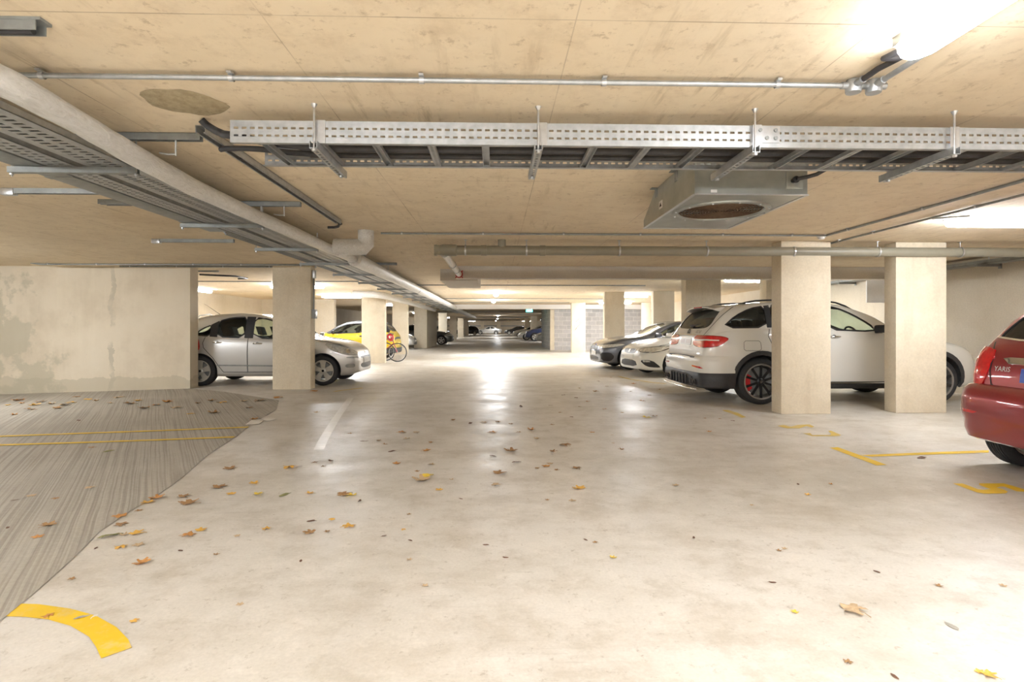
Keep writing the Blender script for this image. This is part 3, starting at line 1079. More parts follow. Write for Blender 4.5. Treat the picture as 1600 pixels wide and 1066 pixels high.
# short struts out over the ramp
for i, (pa, pb, py) in enumerate(((15, 135, 300), (155, 195, 317), (245, 330, 377))):
    a, c = Cz(pa, py, H - .03), Cz(pb, py, H - .03)
    t = thing('ceiling_strut', ['short strut over the ramp with a pale end clamp', 'shortest strut over the ramp', 'strut over the ramp with a square end cap'][i], 'strut', ((a.x + c.x) / 2, a.y, H - .045))
    MB().box(a.x, c.x + .3, a.y - .022, a.y - .017, H - .045, H).box(a.x, c.x + .3, a.y + .017, a.y + .022, H - .045, H).box(a.x, c.x + .3, a.y - .02, a.y + .02, H - .004, H).build('strut', M['dsteel'], t)
    if i != 1:
        MB().box(a.x - .06, a.x + .05, a.y - .03, a.y + .03, H - .06, H).build('end_cap', M['zinc'], t, bevel=.006)

# 5. ceiling channel with the black cable that curls out of its end
za = H - .04
pa, pb = Cz(317, 206, za), Cz(527, 349, za)
xch = (pa.x + pb.x) / 2
t = thing('cable_channel', 'steel channel along the ceiling pointing from the mortar patch to the riser elbow', 'channel', (xch, 5, za - .01))
b = MB().box(xch - .03, xch + .03, pa.y, pb.y, H - .004, H).box(xch - .03, xch - .026, pa.y, pb.y, H - .045, H).box(xch + .026, xch + .03, pa.y, pb.y, H - .045, H).box(xch - .03, xch - .018, pa.y, pb.y, H - .047, H - .043).box(xch + .018, xch + .03, pa.y, pb.y, H - .047, H - .043)
b.build('channel', M['steel'], t)
P = [(xch, 3.95, H - .028)] + [(xch, 3.7 + .25 * k, H - .028) for k in range(2, 12)] + [(xch, pb.y, H - .028), (xch - .02, pb.y + .10, za), (xch - .06, pb.y + .2, za - .0), (xch - .12, pb.y + .26, za), (xch - .2, pb.y + .27, za)]
tag(MB().tube(P, .016, 8).build('power_cable', M['cable'], smooth=60), 'black cable curling out of the far end of the ceiling channel', 'cable')

# 6. mortar patch round a cable hole
c = Cz(290, 160, H)
b = MB()
n = 26
vs = [(c.x, c.y, H - .02)]
for ring, z in ((.5, -.016), (1.0, -.002)):
    for k in range(n):
        a_ = 2 * PI * k / n
        r_ = .195 * ring * (1 + .07 * math.sin(2 * a_ + 1) + .05 * math.sin(5 * a_ + .6) + .025 * math.sin(9 * a_))
        vs.append((c.x + r_ * math.cos(2 * PI * k / n), c.y + r_ * .95 * math.sin(2 * PI * k / n), H + z + (random.uniform(-.006, .006) if ring < 1 else 0)))
fs = [(0, 1 + (k + 1) % n, 1 + k) for k in range(n)] + [(1 + k, 1 + (k + 1) % n, 1 + n + (k + 1) % n, 1 + n + k) for k in range(n)]
b.add(vs, fs)
tag(b.build('mortar_patch', M['mortar'], smooth=60), 'rough brown mortar patch on the ceiling before the cable ladder', 'patch')
ch = Cz(304, 177, H) + Vector((0, .07, 0))
yl0 = 3.14
for i, (P, lb) in enumerate((([(ch.x, ch.y, H - .010), (ch.x + .03, ch.y + .02, H - .04), (ch.x + .12, ch.y - .0, H - .09), (ch.x + .22, yl0 + .10, 2.32), (ch.x + .5, yl0 + .17, 2.295), (ch.x + 1.2, yl0 + .22, 2.29), (4.0, yl0 + .22, 2.29)], 'thick black cable dropping from the mortar patch into the cable ladder'),
                             ([(xch, 3.66, H - .066), (xch + .08, 3.6, H - .078), (xch + .3, 3.52, 2.335), (xch + .6, 3.49, 2.30), (xch + 1.2, 3.475, 2.285), (4.0, 3.475, 2.285)], 'black cable sweeping from the ceiling channel into the cable ladder'))):
    S_ = []
    Pv = [Vector(p) for p in P]
    for k in range(len(Pv) - 1):
        p0, p1, p2, p3 = Pv[max(k - 1, 0)], Pv[k], Pv[k + 1], Pv[min(k + 2, len(Pv) - 1)]
        for u in range(6):
            u /= 6
            S_.append(.5 * ((2 * p1) + (p2 - p0) * u + (2 * p0 - 5 * p1 + 4 * p2 - p3) * u * u + (3 * p1 - p0 - 3 * p2 + p3) * u ** 3))
    S_.append(Pv[-1])
    tag(MB().tube(S_, .022 if i == 0 else .018, 8).build('power_cable', M['cable'], smooth=60), lb, 'cable')

# 7. cable ladder
zb, zt = 2.24, 2.357
yF = 3.10
yB = 3.56
x0L = Cz(360, 205, 2.3).x
x1L = 4.1
t = thing('cable_ladder', 'long galvanised cable ladder with slotted rails hung across the ceiling', 'cable ladder', ((x0L + x1L) / 2, (yF + yB) / 2, zb))


def rail(y, s):
    b = MB()
    b.box(x0L, x1L, y, y + .003, zb, zb + .030)
    b.box(x0L, x1L, y, y + .003, zb + .042, zb + .072)
    b.box(x0L, x1L, y, y + .003, zb + .084, zt)
    x = x0L
    while x < x1L:
        b.box(x, x + .019, y, y + .003, zb + .030, zb + .042)
        b.box(x, x + .019, y, y + .003, zb + .072, zb + .084)
        x += .0445
    b.box(x0L, x1L, min(y, y - s * .022), max(y, y - s * .022), zt, zt + .003)
    b.box(x0L, x1L, min(y, y - s * .03), max(y, y - s * .03), zb - .003, zb)
    b.box(x0L, x1L, y - .0035, y, zb + .028, zb + .030)
    return b


rail(yF, -1).build('ladder_rail', M['steel'], t)
rail(yB, 1).build('ladder_rail', M['steel'], t)
k = 0
x = -1.285
while x < 4.0:
    b = MB()
    if k % 2 == 0:
        b.box(x - .021, x - .017, yF + .004, yB - .001, zb - .002, zb + .022).box(x + .017, x + .021, yF + .004, yB - .001, zb - .002, zb + .022).box(x - .02, x + .02, yF + .004, yB - .001, zb + .019, zb + .022)
    else:
        b.box(x - .02, x - .008, yF + .004, yB - .001, zb, zb + .003).box(x + .008, x + .02, yF + .004, yB - .001, zb, zb + .003)
        y = yF + .005
        while y < yB - .012:
            b.box(x - .008, x + .008, y, y + .010, zb, zb + .003)
            y += .02
        b.box(x - .021, x - .018, yF + .004, yB - .001, zb, zb + .022).box(x + .018, x + .021, yF + .004, yB - .001, zb, zb + .022)
    b.build('rung', M['steel'], t)
    x += .3065
    k += 1
sx = [Cz(486, 215, zb).x, Cz(843, 215, zb).x, Cz(1196, 215, zb).x, Cz(1528, 215, zb).x]
for i, x in enumerate(sx):
    MB().box(x + .0, x + .052, yF - .006, yF - .001, zb - .004, zt + .006).build('rail_bracket', M['zinc'], t)
xs = Cz(1212, 210, zb).x
b = MB().box(xs, xs + .125, yF - .005, yF - .001, zb + .022, zt - .002)
b.build('splice_plate', M['zinc'], t)
for dx, dz in ((.012, .092), (.1, .092), (.05, .048), (.1, .048)):
    MB().lathe([(0, -.008), (.011, -.008), (.011, 0)], (xs + dx, yF - .004, zb + dz), (0, 1, 0), 8).build('bolt', M['dsteel'], t)
sl = ['slotted strut bracket holding the ladder near the mortar patch end', 'slotted strut bracket holding the middle of the ladder', 'slotted strut bracket under the ladder by the bolted splice', 'slotted strut bracket under the ladder nearest the lamp side']
for i, x in enumerate(sx):
    t2 = thing('ladder_hanger', sl[i], 'hanger', (x, 3.3, 2.19))
    b = MB()
    z0, z1 = 2.196, 2.236
    ya, yb2 = yF - .05, yB + .10
    b.box(x - .021, x - .018, ya, yb2, z0, z1).box(x + .018, x + .021, ya, yb2, z0, z1)
    b.box(x - .021, x - .008, ya, yb2, z0 - .002, z0 + .001).box(x + .008, x + .021, ya, yb2, z0 - .002, z0 + .001)
    y = ya
    while y < yb2 - .02:
        b.box(x - .008, x + .008, y, y + .02, z0 - .002, z0 + .001)
        y += .044
    b.build('strut', M['steel'], t2)
    for y in (ya + .018, yB + .04):
        MB().cyl((x, y, z0 - .012), (x, y, H), .006, 8).build('threaded_rod', M['zinc'], t2, smooth=60)
        MB().lathe([(0, -.02), (.008, -.02), (.018, 0), (0, 0)], (x, y, H), (0, 0, 1), 8).build('ceiling_anchor', M['zinc'], t2)
        MB().lathe([(0, -.006), (.013, -.006), (.013, .006), (0, .006)], (x, y, z0 - .008), (0, 0, 1), 6).build('nut', M['zinc'], t2)

# 8. induction fan unit
fx0, fx1, fy0, fy1, fyt, fzb = 1.405, 2.215, 3.90, 5.26, 4.86, 2.165
t = thing('ventilation_fan', 'large grey sheet metal fan unit on the ceiling with a round grille underneath', 'fan', ((fx0 + fx1) / 2, (fy0 + fy1) / 2, fzb))
side = [(fy0, fzb), (fy0, H - .002), (fyt, H - .002), (fy1, fzb + .075), (fy1, fzb)]
b = MB()
for x in (fx0, fx1):
    pass
n = len(side)
vs = [(fx0, y, z) for y, z in side] + [(fx1, y, z) for y, z in side]
fs = [(4, 3, 2, 1, 0)[::-1], (5, 6, 7, 8, 9)[::-1]]
for i in range(n):
    j = (i + 1) % n
    if i == 4:
        continue
    fs.append((i, n + i, n + j, j))
b.add(vs, fs)
# underside with the round opening
cx, cy, rO = 1.815, 4.46, .335
ol = [Vector((fx0, fy0)), Vector((fx1, fy0)), Vector((fx1, fy1)), Vector((fx0, fy1))]
nc = 36
ci = [Vector((cx + rO * math.cos(2 * PI * k / nc), cy + rO * math.sin(2 * PI * k / nc))) for k in range(nc)]
rs = delaunay_2d_cdt(ol + ci, [(0, 1), (1, 2), (2, 3), (3, 0)] + [(4 + k, 4 + (k + 1) % nc) for k in range(nc)], [], 1, 1e-6)
keep = []
for f in rs[2]:
    c_ = sum((rs[0][i] for i in f), Vector((0, 0))) / len(f)
    if (c_ - Vector((cx, cy))).length > rO * .985:
        keep.append(tuple(reversed(f)))
b.add([(v.x, v.y, fzb) for v in rs[0]], keep)
b.build('casing', M['fansteel'], t)
b = MB()
for x in (fx0, fx1):
    b.box(x - .012, x + .012, fy0 - .001, fy1, fzb - .004, fzb)
b.box(fx0, fx1, fy0 - .012, fy0 + .014, fzb - .004, fzb).box(fx0, fx1, fy1 - .014, fy1 + .004, fzb - .004, fzb)
b.build('edge_lip', M['zinc'], t)
MB().lathe([(rO + .045, 0), (rO + .04, -.012), (rO, -.014), (rO - .01, 0), (rO - .02, .06), (rO - .03, .16)], (cx, cy, fzb), (0, 0, 1), 40).build('inlet_ring', M['fansteel'], t, smooth=50)
MB().lathe([(0, .17), (rO, .17)], (cx, cy, fzb), (0, 0, 1), 40).build('back_plate', M['dark'], t)
b = MB()
for k in range(1, 15):
    b.lathe([(rO * k / 15 + .003, .0), (rO * k / 15 - .003, .0), (rO * k / 15 - .003, .006), (rO * k / 15 + .003, .006), (rO * k / 15 + .003, .0)], (cx, cy, fzb - .004), (0, 0, 1), 32)
for k in range(8):
    a_ = k * PI / 8
    b.bar((cx - rO * math.cos(a_), cy - rO * math.sin(a_), fzb + .006), (cx + rO * math.cos(a_), cy + rO * math.sin(a_), fzb + .006), .006, .006)
b.build('guard_grille', M['rust'], t)
b = MB().lathe([(0, -.02), (.07, -.016), (.085, .05), (.085, .13)], (cx, cy, fzb + .03), (0, 0, 1), 20)
b.build('hub', M['fansteel'], t, smooth=40)
for k in range(7):
    a_ = 2 * PI * k / 7
    d1, d2 = Vector((math.cos(a_), math.sin(a_), 0)), Vector((-math.sin(a_), math.cos(a_), 0))
    b = MB()
    c0 = Vector((cx, cy, fzb + .1))
    b.obox(c0 + d1 * .19, d1 * .12, d2 * .05 + Vector((0, 0, .025)), Vector((0, 0, .003)))
    b.build('blade', M['rust'], t)
for k in range(12):
    a_ = 2 * PI * k / 12
    MB().lathe([(0, -.008), (.008, -.008), (.008, 0)], (cx + (rO + .026) * math.cos(a_), cy + (rO + .026) * math.sin(a_), fzb - .012), (0, 0, 1), 8).build('bolt', M['zinc'], t)
MB().box(fx1 - .155, fx1 - .035, fy0 - .006, fy0, fzb + .04, H - .06).build('access_plate', M['fansteel'], t, bevel=.002)
MB().box(1.52, 1.565, fy0 - .002, fy0, fzb + .012, fzb + .032).build('label_sticker', M['white'], t)
p1 = Vector((fx0 - .002, 4.55, 2.27))
MB().box(fx0 - .003, fx0, 4.66, 4.75, 2.235, 2.30).build('warning_sticker', M['white'], t)
MB().add([(fx0 - .005, 4.675, 2.25), (fx0 - .005, 4.735, 2.25), (fx0 - .005, 4.705, 2.288)], [(0, 1, 2), (2, 1, 0)]).build('warning_triangle', M['black'], t)
b = MB()
for y in (4.3, 4.84):
    b.box(fx0 - .05, fx0, y - .03, y + .03, H - .006, H)
    b.box(fx0 - .006, fx0, y - .03, y + .03, H - .08, H)
b.build('mounting_bracket', M['dsteel'], t)
MB().box(1.62, 1.68, fy0 - .02, fy0, H - .035, H).build('mounting_bracket', M['zinc'], t)
b = MB()
b.lathe([(.018, 0), (.018, -.03), (.024, -.03), (.024, -.045), (.012, -.06)], (fx1 - .105, fy0 - .006, 2.262), (0, 1, 0), 12)
b.build('cable_gland', M['black'], t)
g = Vector((fx1 - .105, fy0 - .06, 2.262))
MB().tube([g, g + Vector((.05, -.025, .005)), g + Vector((.11, -.045, .02)), g + Vector((.155, -.07, .045)), g + Vector((.17, -.11, .075)), g + Vector((.15, -.16, .09)), g + Vector((.10, -.21, .085))], .014, 8).build('supply_cable', M['cable'], t, smooth=60)

# 9. ceiling conduits on the car side
z_ = H - .018
pB0, pB1 = Cz(596, 365.5, z_), Cz(1290, 367.5, z_)
yb_ = (pB0.y + pB1.y) / 2
xC = Cz(1450, 324, z_).x
conduit('conduit', [(pB0.x, yb_, z_), (xC, yb_, z_)], .012, 'thin dark conduit across the ceiling just before the drain pipe', 'conduit', [(Cz(px, 367, z_).x, yb_, z_) for px in (630, 755, 880, 1000, 1130, 1240)], 'dsteel')
conduit('conduit', [(xC, yb_ - .0, z_), (xC, 2.0, z_)], .014, 'conduit along the ceiling from the smoke detector over the red car', 'conduit', [(xC, y, z_) for y in (6.7, 5.5, 4.4)], 'dsteel')
xD = Cz(1450, 342, z_).x
conduit('conduit', [(xD, 8.6, z_), (xD, 2.0, z_)], .013, 'outer of the two conduits running over the red car bay', 'conduit', [(xD, y, z_) for y in (7.6, 6.9, 5.4)], 'dsteel')
p = Cz(1450, 342, z_)
conduit('conduit', [(xD + .03, p.y - .02, z_), (xD + .18, p.y - .1, z_), (xD + .32, p.y - .18, z_)], .011, 'short conduit feeding the light over the red car bay', 'conduit', mat='dsteel')
t = thing('smoke_detector', 'white smoke detector on the ceiling before the broad column', 'detector', (xC - .0, yb_ - .05, H - .06))
c = Cz(1297, 369, H - .04)
MB().lathe([(0, -.06), (.03, -.058), (.042, -.045), (.042, -.03), (.055, -.03), (.055, 0), (0, 0)], (c.x - .02, c.y + .16, H), (0, 0, 1), 20).build('detector_body', M['white'], t, smooth=40)
# smaller conduits seen along the aisle beyond the beam
for i, (pa, pb, py) in enumerate(((620, 1010, 446), (300, 424, 440), (690, 960, 467), (690, 890, 473))):
    a, c = Cz(pa, py, H - .02), Cz(pb, py, H - .02)
    yy = (a.y + c.y) / 2
    conduit('conduit', [(a.x, yy, H - .02), (c.x, yy, H - .02)], .014, ['conduit across the ceiling just behind the short boxed downstand', 'conduit across the ceiling above the silver hatchback roof', 'conduit crossing the ceiling between the two aisle lights', 'conduit crossing the ceiling right before the white beam'][i], 'conduit', mat='dsteel')
a, c = Cz(487, 440, H - .02), Cz(560, 440, H - .02)
yy = (a.y + c.y) / 2
conduit('conduit', [(a.x, yy, H - .02), (c.x, yy, H - .02)], .014, 'conduit across the ceiling past the hatchback column towards the trays', 'conduit', mat='dsteel')
for i, (x0_, x1_, yy) in enumerate(((.0, 3.2, 33.5), (-3.4, 2.6, 35.5), (-3.4, 3.2, 44.0), (-3.0, 3.4, 50.0))):
    conduit('conduit', [(x0_, yy, 2.415), (x1_, yy, 2.415)], .022, 'dim service pipe crossing the dark middle of the aisle', 'pipe', mat='dsteel')
    bpy.context.scene.objects[-2]['group'] = bpy.context.scene.objects[-2].get('group') or 'dim service pipes'
for o in bpy.data.objects:
    if o.get('label') == 'dim service pipe crossing the dark middle of the aisle':
        o['group'] = 'dim service pipes'
# two conduits above the stained wall
z_ = H - .02
for i, (pa, pb, py) in enumerate(((64, 548, 413.5), (190, 480, 416.8))):
    a, c = Cz(pa, py, z_), Cz(pb, py, z_)
    yy = (a.y + c.y) / 2
    P = [(a.x - .0, yy, z_), (c.x, yy, z_)]
    if i == 0:
        P = [(a.x - .12, yy, z_ + .02), (a.x + .08, yy, z_ - .005)] + [(a.x + .1, yy, z_ - .005)] + [(c.x, yy, z_)]
    conduit('conduit', P, .016, ['black conduit along the top of the stained wall, bent at its end', 'second conduit along the top of the stained wall, nearer the wall face'][i], 'conduit', [(a.x + .9 * k + .2, yy, z_) for k in range(5)], 'dsteel')
# hooked cable beside the wall end
a = Cz(300, 424, H - .02)
t = thing('cable_hook', 'short strut with a hooked black cable just past the stained wall', 'cable', (a.x + .3, a.y, H - .06))
MB().box(a.x, a.x + .55, a.y, a.y + .04, H - .035, H).build('strut', M['dsteel'], t)
MB().tube([(a.x, a.y + .3, H - .06), (a.x + .35, a.y + .4, H - .07), (a.x + .55, a.y + .8, H - .05), (a.x + .5, a.y + 1.5, H - .04), (a.x + .2, a.y + 1.7, H - .03)], .02, 8).build('cable', M['cable'], t, smooth=60)

# 10. drain pipe with hangers
zp = 2.293
p0 = Cz(679, 391, zp)
yp = Cz(1100, 393, zp).y - .02
t = thing('drain_pipe', 'long grey brown plastic drain pipe slung across the front of the columns', 'pipe', (3.5, yp, zp - .07))
rP = .066
MB().tube([(p0.x + .1, yp, zp), (XR - .02, yp, zp)], rP, 20).build('pipe_run', M['pvc'], t, smooth=60)
MB().lathe([(0, 0), (rP + .012, 0), (rP + .014, .03), (rP + .004, .04), (rP + .004, .10), (rP + .014, .11), (rP + .014, .3), (rP + .0, .31)], (p0.x, yp, zp), (1, 0, 0), 20).build('end_fitting', M['pvc'], t, smooth=50)
for px in (756, 848):
    x = Cz(px, 391, zp).x
    MB().lathe([(rP, -.04), (rP + .008, -.038), (rP + .008, .038), (rP, .04)], (x, yp, zp), (1, 0, 0), 20).build('coupling', M['pvc'], t, smooth=50)
xs_ = Cz(785, 380, zp).x
MB().lathe([(.055, 0), (.055, H - zp - .0)], (xs_, yp, zp), (0, 0, 1), 16).build('riser_stub', M['pvc'], t, smooth=50)
xb = Cz(699, 400, zp).x
t2 = thing('branch_pipe', 'pale plastic branch pipe entering the long beam through a red fire collar', 'pipe', (xb, 9.2, zp - .07))
MB().tube([(xb, yp + .08, zp - .02), (xb, y1 - .005, zp - .02)], .057, 18).build('pipe_run', M['pvcw'], t2, smooth=60)
for y in (yp + .12, yp + 1.6, yp + 2.5):
    MB().lathe([(.056, -.03), (.063, -.03), (.063, .03), (.056, .03)], (xb, y, zp - .02), (0, 1, 0), 18).build('coupling', M['dsteel'], t2)
b = MB().lathe([(.057, -.05), (.075, -.05), (.075, 0), (.057, 0)], (xb, y1 - .003, zp - .02), (0, 1, 0), 18)
for k in range(4):
    a_ = PI / 4 + k * PI / 2
    b.obox((xb + .09 * math.cos(a_), y1 - .008, zp - .02 + .09 * math.sin(a_)), (.014 * math.cos(a_), 0, .014 * math.sin(a_)), (-.01 * math.sin(a_), 0, .01 * math.cos(a_)), (0, .003, 0))
b.build('fire_collar', M['red'], t2)
pl = ['pipe hanger holding the drain pipe nearest its capped end', 'pipe hanger on the drain pipe just past its riser stub', 'pipe hanger on the drain pipe above the dark saloon', 'pipe hanger on the drain pipe above the SUV roof', 'pipe hanger on the drain pipe before the broad column', 'pipe hanger on the drain pipe between the two front columns', 'pipe hanger on the drain pipe past the brightly lit column']
pr = None
for i, px in enumerate((728, 822, 966, 1103, 1240, 1375, 1508)):
    x = Cz(px, 393, zp).x
    if pr is None:
        x0_ = x
        pr = thing('pipe_hanger', pl[0], 'hanger', (x, yp, zp - .08))
        MB().lathe([(rP + .004, -.011), (rP + .009, -.011), (rP + .009, .011), (rP + .004, .011), (rP + .004, -.011)], (x, yp, zp), (1, 0, 0), 20).build('ring', M['zinc'], pr, smooth=40)
        MB().cyl((x, yp, zp + rP + .006), (x, yp, H), .006, 8).build('threaded_rod', M['zinc'], pr)
        MB().box(x - .02, x + .02, yp - .02, yp + .02, H - .006, H).build('ceiling_anchor', M['zinc'], pr)
    else:
        o = copy_tree(pr)
        o.location.x = x
        o['label'] = pl[i]

# tray with bracket arms along the outer wall, over the car bonnets
t = thing('wall_tray', 'dark cable tray on bracket arms along the outer wall above the bonnets', 'cable tray', (XR - .2, 9, 2.27))
MB().box(XR - .32, XR - .06, 3.0, 17.0, 2.30, 2.306).box(XR - .32, XR - .315, 3.0, 17.0, 2.30, 2.36).box(XR - .065, XR - .06, 3.0, 17.0, 2.30, 2.36).build('tray_bed', M['dsteel'], t)
for y in (5.6, 7.4, 9.2, 11.0, 13.0, 15.0):
    MB().box(XR - .42, XR, y - .02, y + .02, 2.255, 2.298).box(XR - .012, XR, y - .03, y + .03, 2.22, 2.40).build('bracket_arm', M['dsteel'], t)
MB().tube([(XR - .2, 9.2, 2.29), (XR - .2, 9.2, H)], .006, 6).build('threaded_rod', M['zinc'], t)

# exit sign
c = D(827, 33)
t = thing('exit_sign', 'small glowing green exit sign hung below the white beam', 'sign', (c.x, c.y, 2.14))
b = MB().box(c.x - .19, c.x + .19, c.y - .03, c.y + .03, 2.14, 2.33)
b.build('sign_box', plain('green_exit_glow', (.1, .6, .55), .4, emit=(.12, .75, .72), es=3.0), t, bevel=.006)
wm = plain('white_exit_glow', (.9, .95, .95), .4, emit=(.8, 1, 1), es=2.0)
b = MB().box(c.x - .02, c.x + .10, c.y - .034, c.y - .03, 2.225, 2.245)
b.add([(c.x - .08, c.y - .034, 2.235), (c.x - .02, c.y - .034, 2.205), (c.x - .02, c.y - .034, 2.265)], [(0, 1, 2)])
b.build('arrow', wm, t)
b = MB()
for s in (-.14, .14):
    b.cyl((c.x + s, c.y, 2.32), (c.x + s, c.y, H), .006, 6)
b.build('hanging_rods', M['dsteel'], t)

# electrical boxes on the hatchback column
cf = D(485, 10.95)
xsf = cf.x
yc = cf.y
t = thing('switch_box', 'grey switch box with conduit on the side of the hatchback column', 'switch box', (xsf, yc + .15, 1.4))
MB().box(xsf, xsf + .07, yc + .07, yc + .2, 1.40, 1.58).build('box_body', M['boxgrey'], t, bevel=.006)
MB().box(xsf + .07, xsf + .078, yc + .09, yc + .18, 1.44, 1.54).build('front_plate', M['zinc'], t, bevel=.003)
MB().cyl((xsf + .02, yc + .13, 1.57), (xsf + .02, yc + .13, 2.2), .011, 8).build('conduit', M['dsteel'], t)
MB().box(xsf, xsf + .06, yc + .08, yc + .18, 2.2, 2.36).build('upper_box', M['zinc'], t, bevel=.006)
# white board and wire frame leaning by the bay wall
a = D(309, 17.6)
t = thing('leaning_frame', 'thin metal frame with a white panel standing behind the silver hatchback', 'frame', (a.x, a.y, 0))
MB().tube([(a.x, a.y, 0), (a.x, a.y, 1.5), (a.x + .06, a.y, 1.6), (a.x + .4, a.y, 1.64), (a.x + .46, a.y, 1.58), (a.x + .55, a.y, 0)], .016, 8).build('tube_frame', M['dsteel'], t, smooth=60)
MB().box(a.x + .5, a.x + 1.15, a.y + .05, a.y + .08, .0, 1.52).build('white_panel', M['white'], t, bevel=.01)
# ------------------------------------------------------------------ cars
def pchip(pts):
    xs = [p[0] for p in pts]
    ys = [p[1] for p in pts]
    n = len(xs)
    h = [xs[i + 1] - xs[i] for i in range(n - 1)]
    d = [(ys[i + 1] - ys[i]) / h[i] for i in range(n - 1)]
    m = [0.0] * n
    m[0], m[-1] = d[0], d[-1]
    for i in range(1, n - 1):
        if d[i - 1] * d[i] <= 0:
            m[i] = 0
        else:
            w1, w2 = 2 * h[i] + h[i - 1], h[i] + 2 * h[i - 1]
            m[i] = (w1 + w2) / (w1 / d[i - 1] + w2 / d[i])

    def f(x):
        if x <= xs[0]:
            return ys[0]
        if x >= xs[-1]:
            return ys[-1]
        i = 0
        while x > xs[i + 1]:
            i += 1
        t = (x - xs[i]) / h[i]
        return ys[i] * (1 + 2 * t) * (1 - t) ** 2 + h[i] * m[i] * t * (1 - t) ** 2 + ys[i + 1] * t * t * (3 - 2 * t) + h[i] * m[i + 1] * t * t * (t - 1)
    return f


def chaikin(poly, n=2, closed=True):
    for _ in range(n):
        q = []
        m = len(poly)
        for i in range(m if closed else m - 1):
            a, c = poly[i], poly[(i + 1) % m]
            q.append((a[0] * .78 + c[0] * .22, a[1] * .78 + c[1] * .22))
            q.append((a[0] * .22 + c[0] * .78, a[1] * .22 + c[1] * .78))
        poly = q
    return poly


def inside(p, poly):
    r = False
    n = len(poly)
    for i in range(n):
        a, c = poly[i], poly[(i + 1) % n]
        if (a[1] > p[1]) != (c[1] > p[1]) and p[0] < (c[0] - a[0]) * (p[1] - a[1]) / (c[1] - a[1]) + a[0]:
            r = not r
    return r


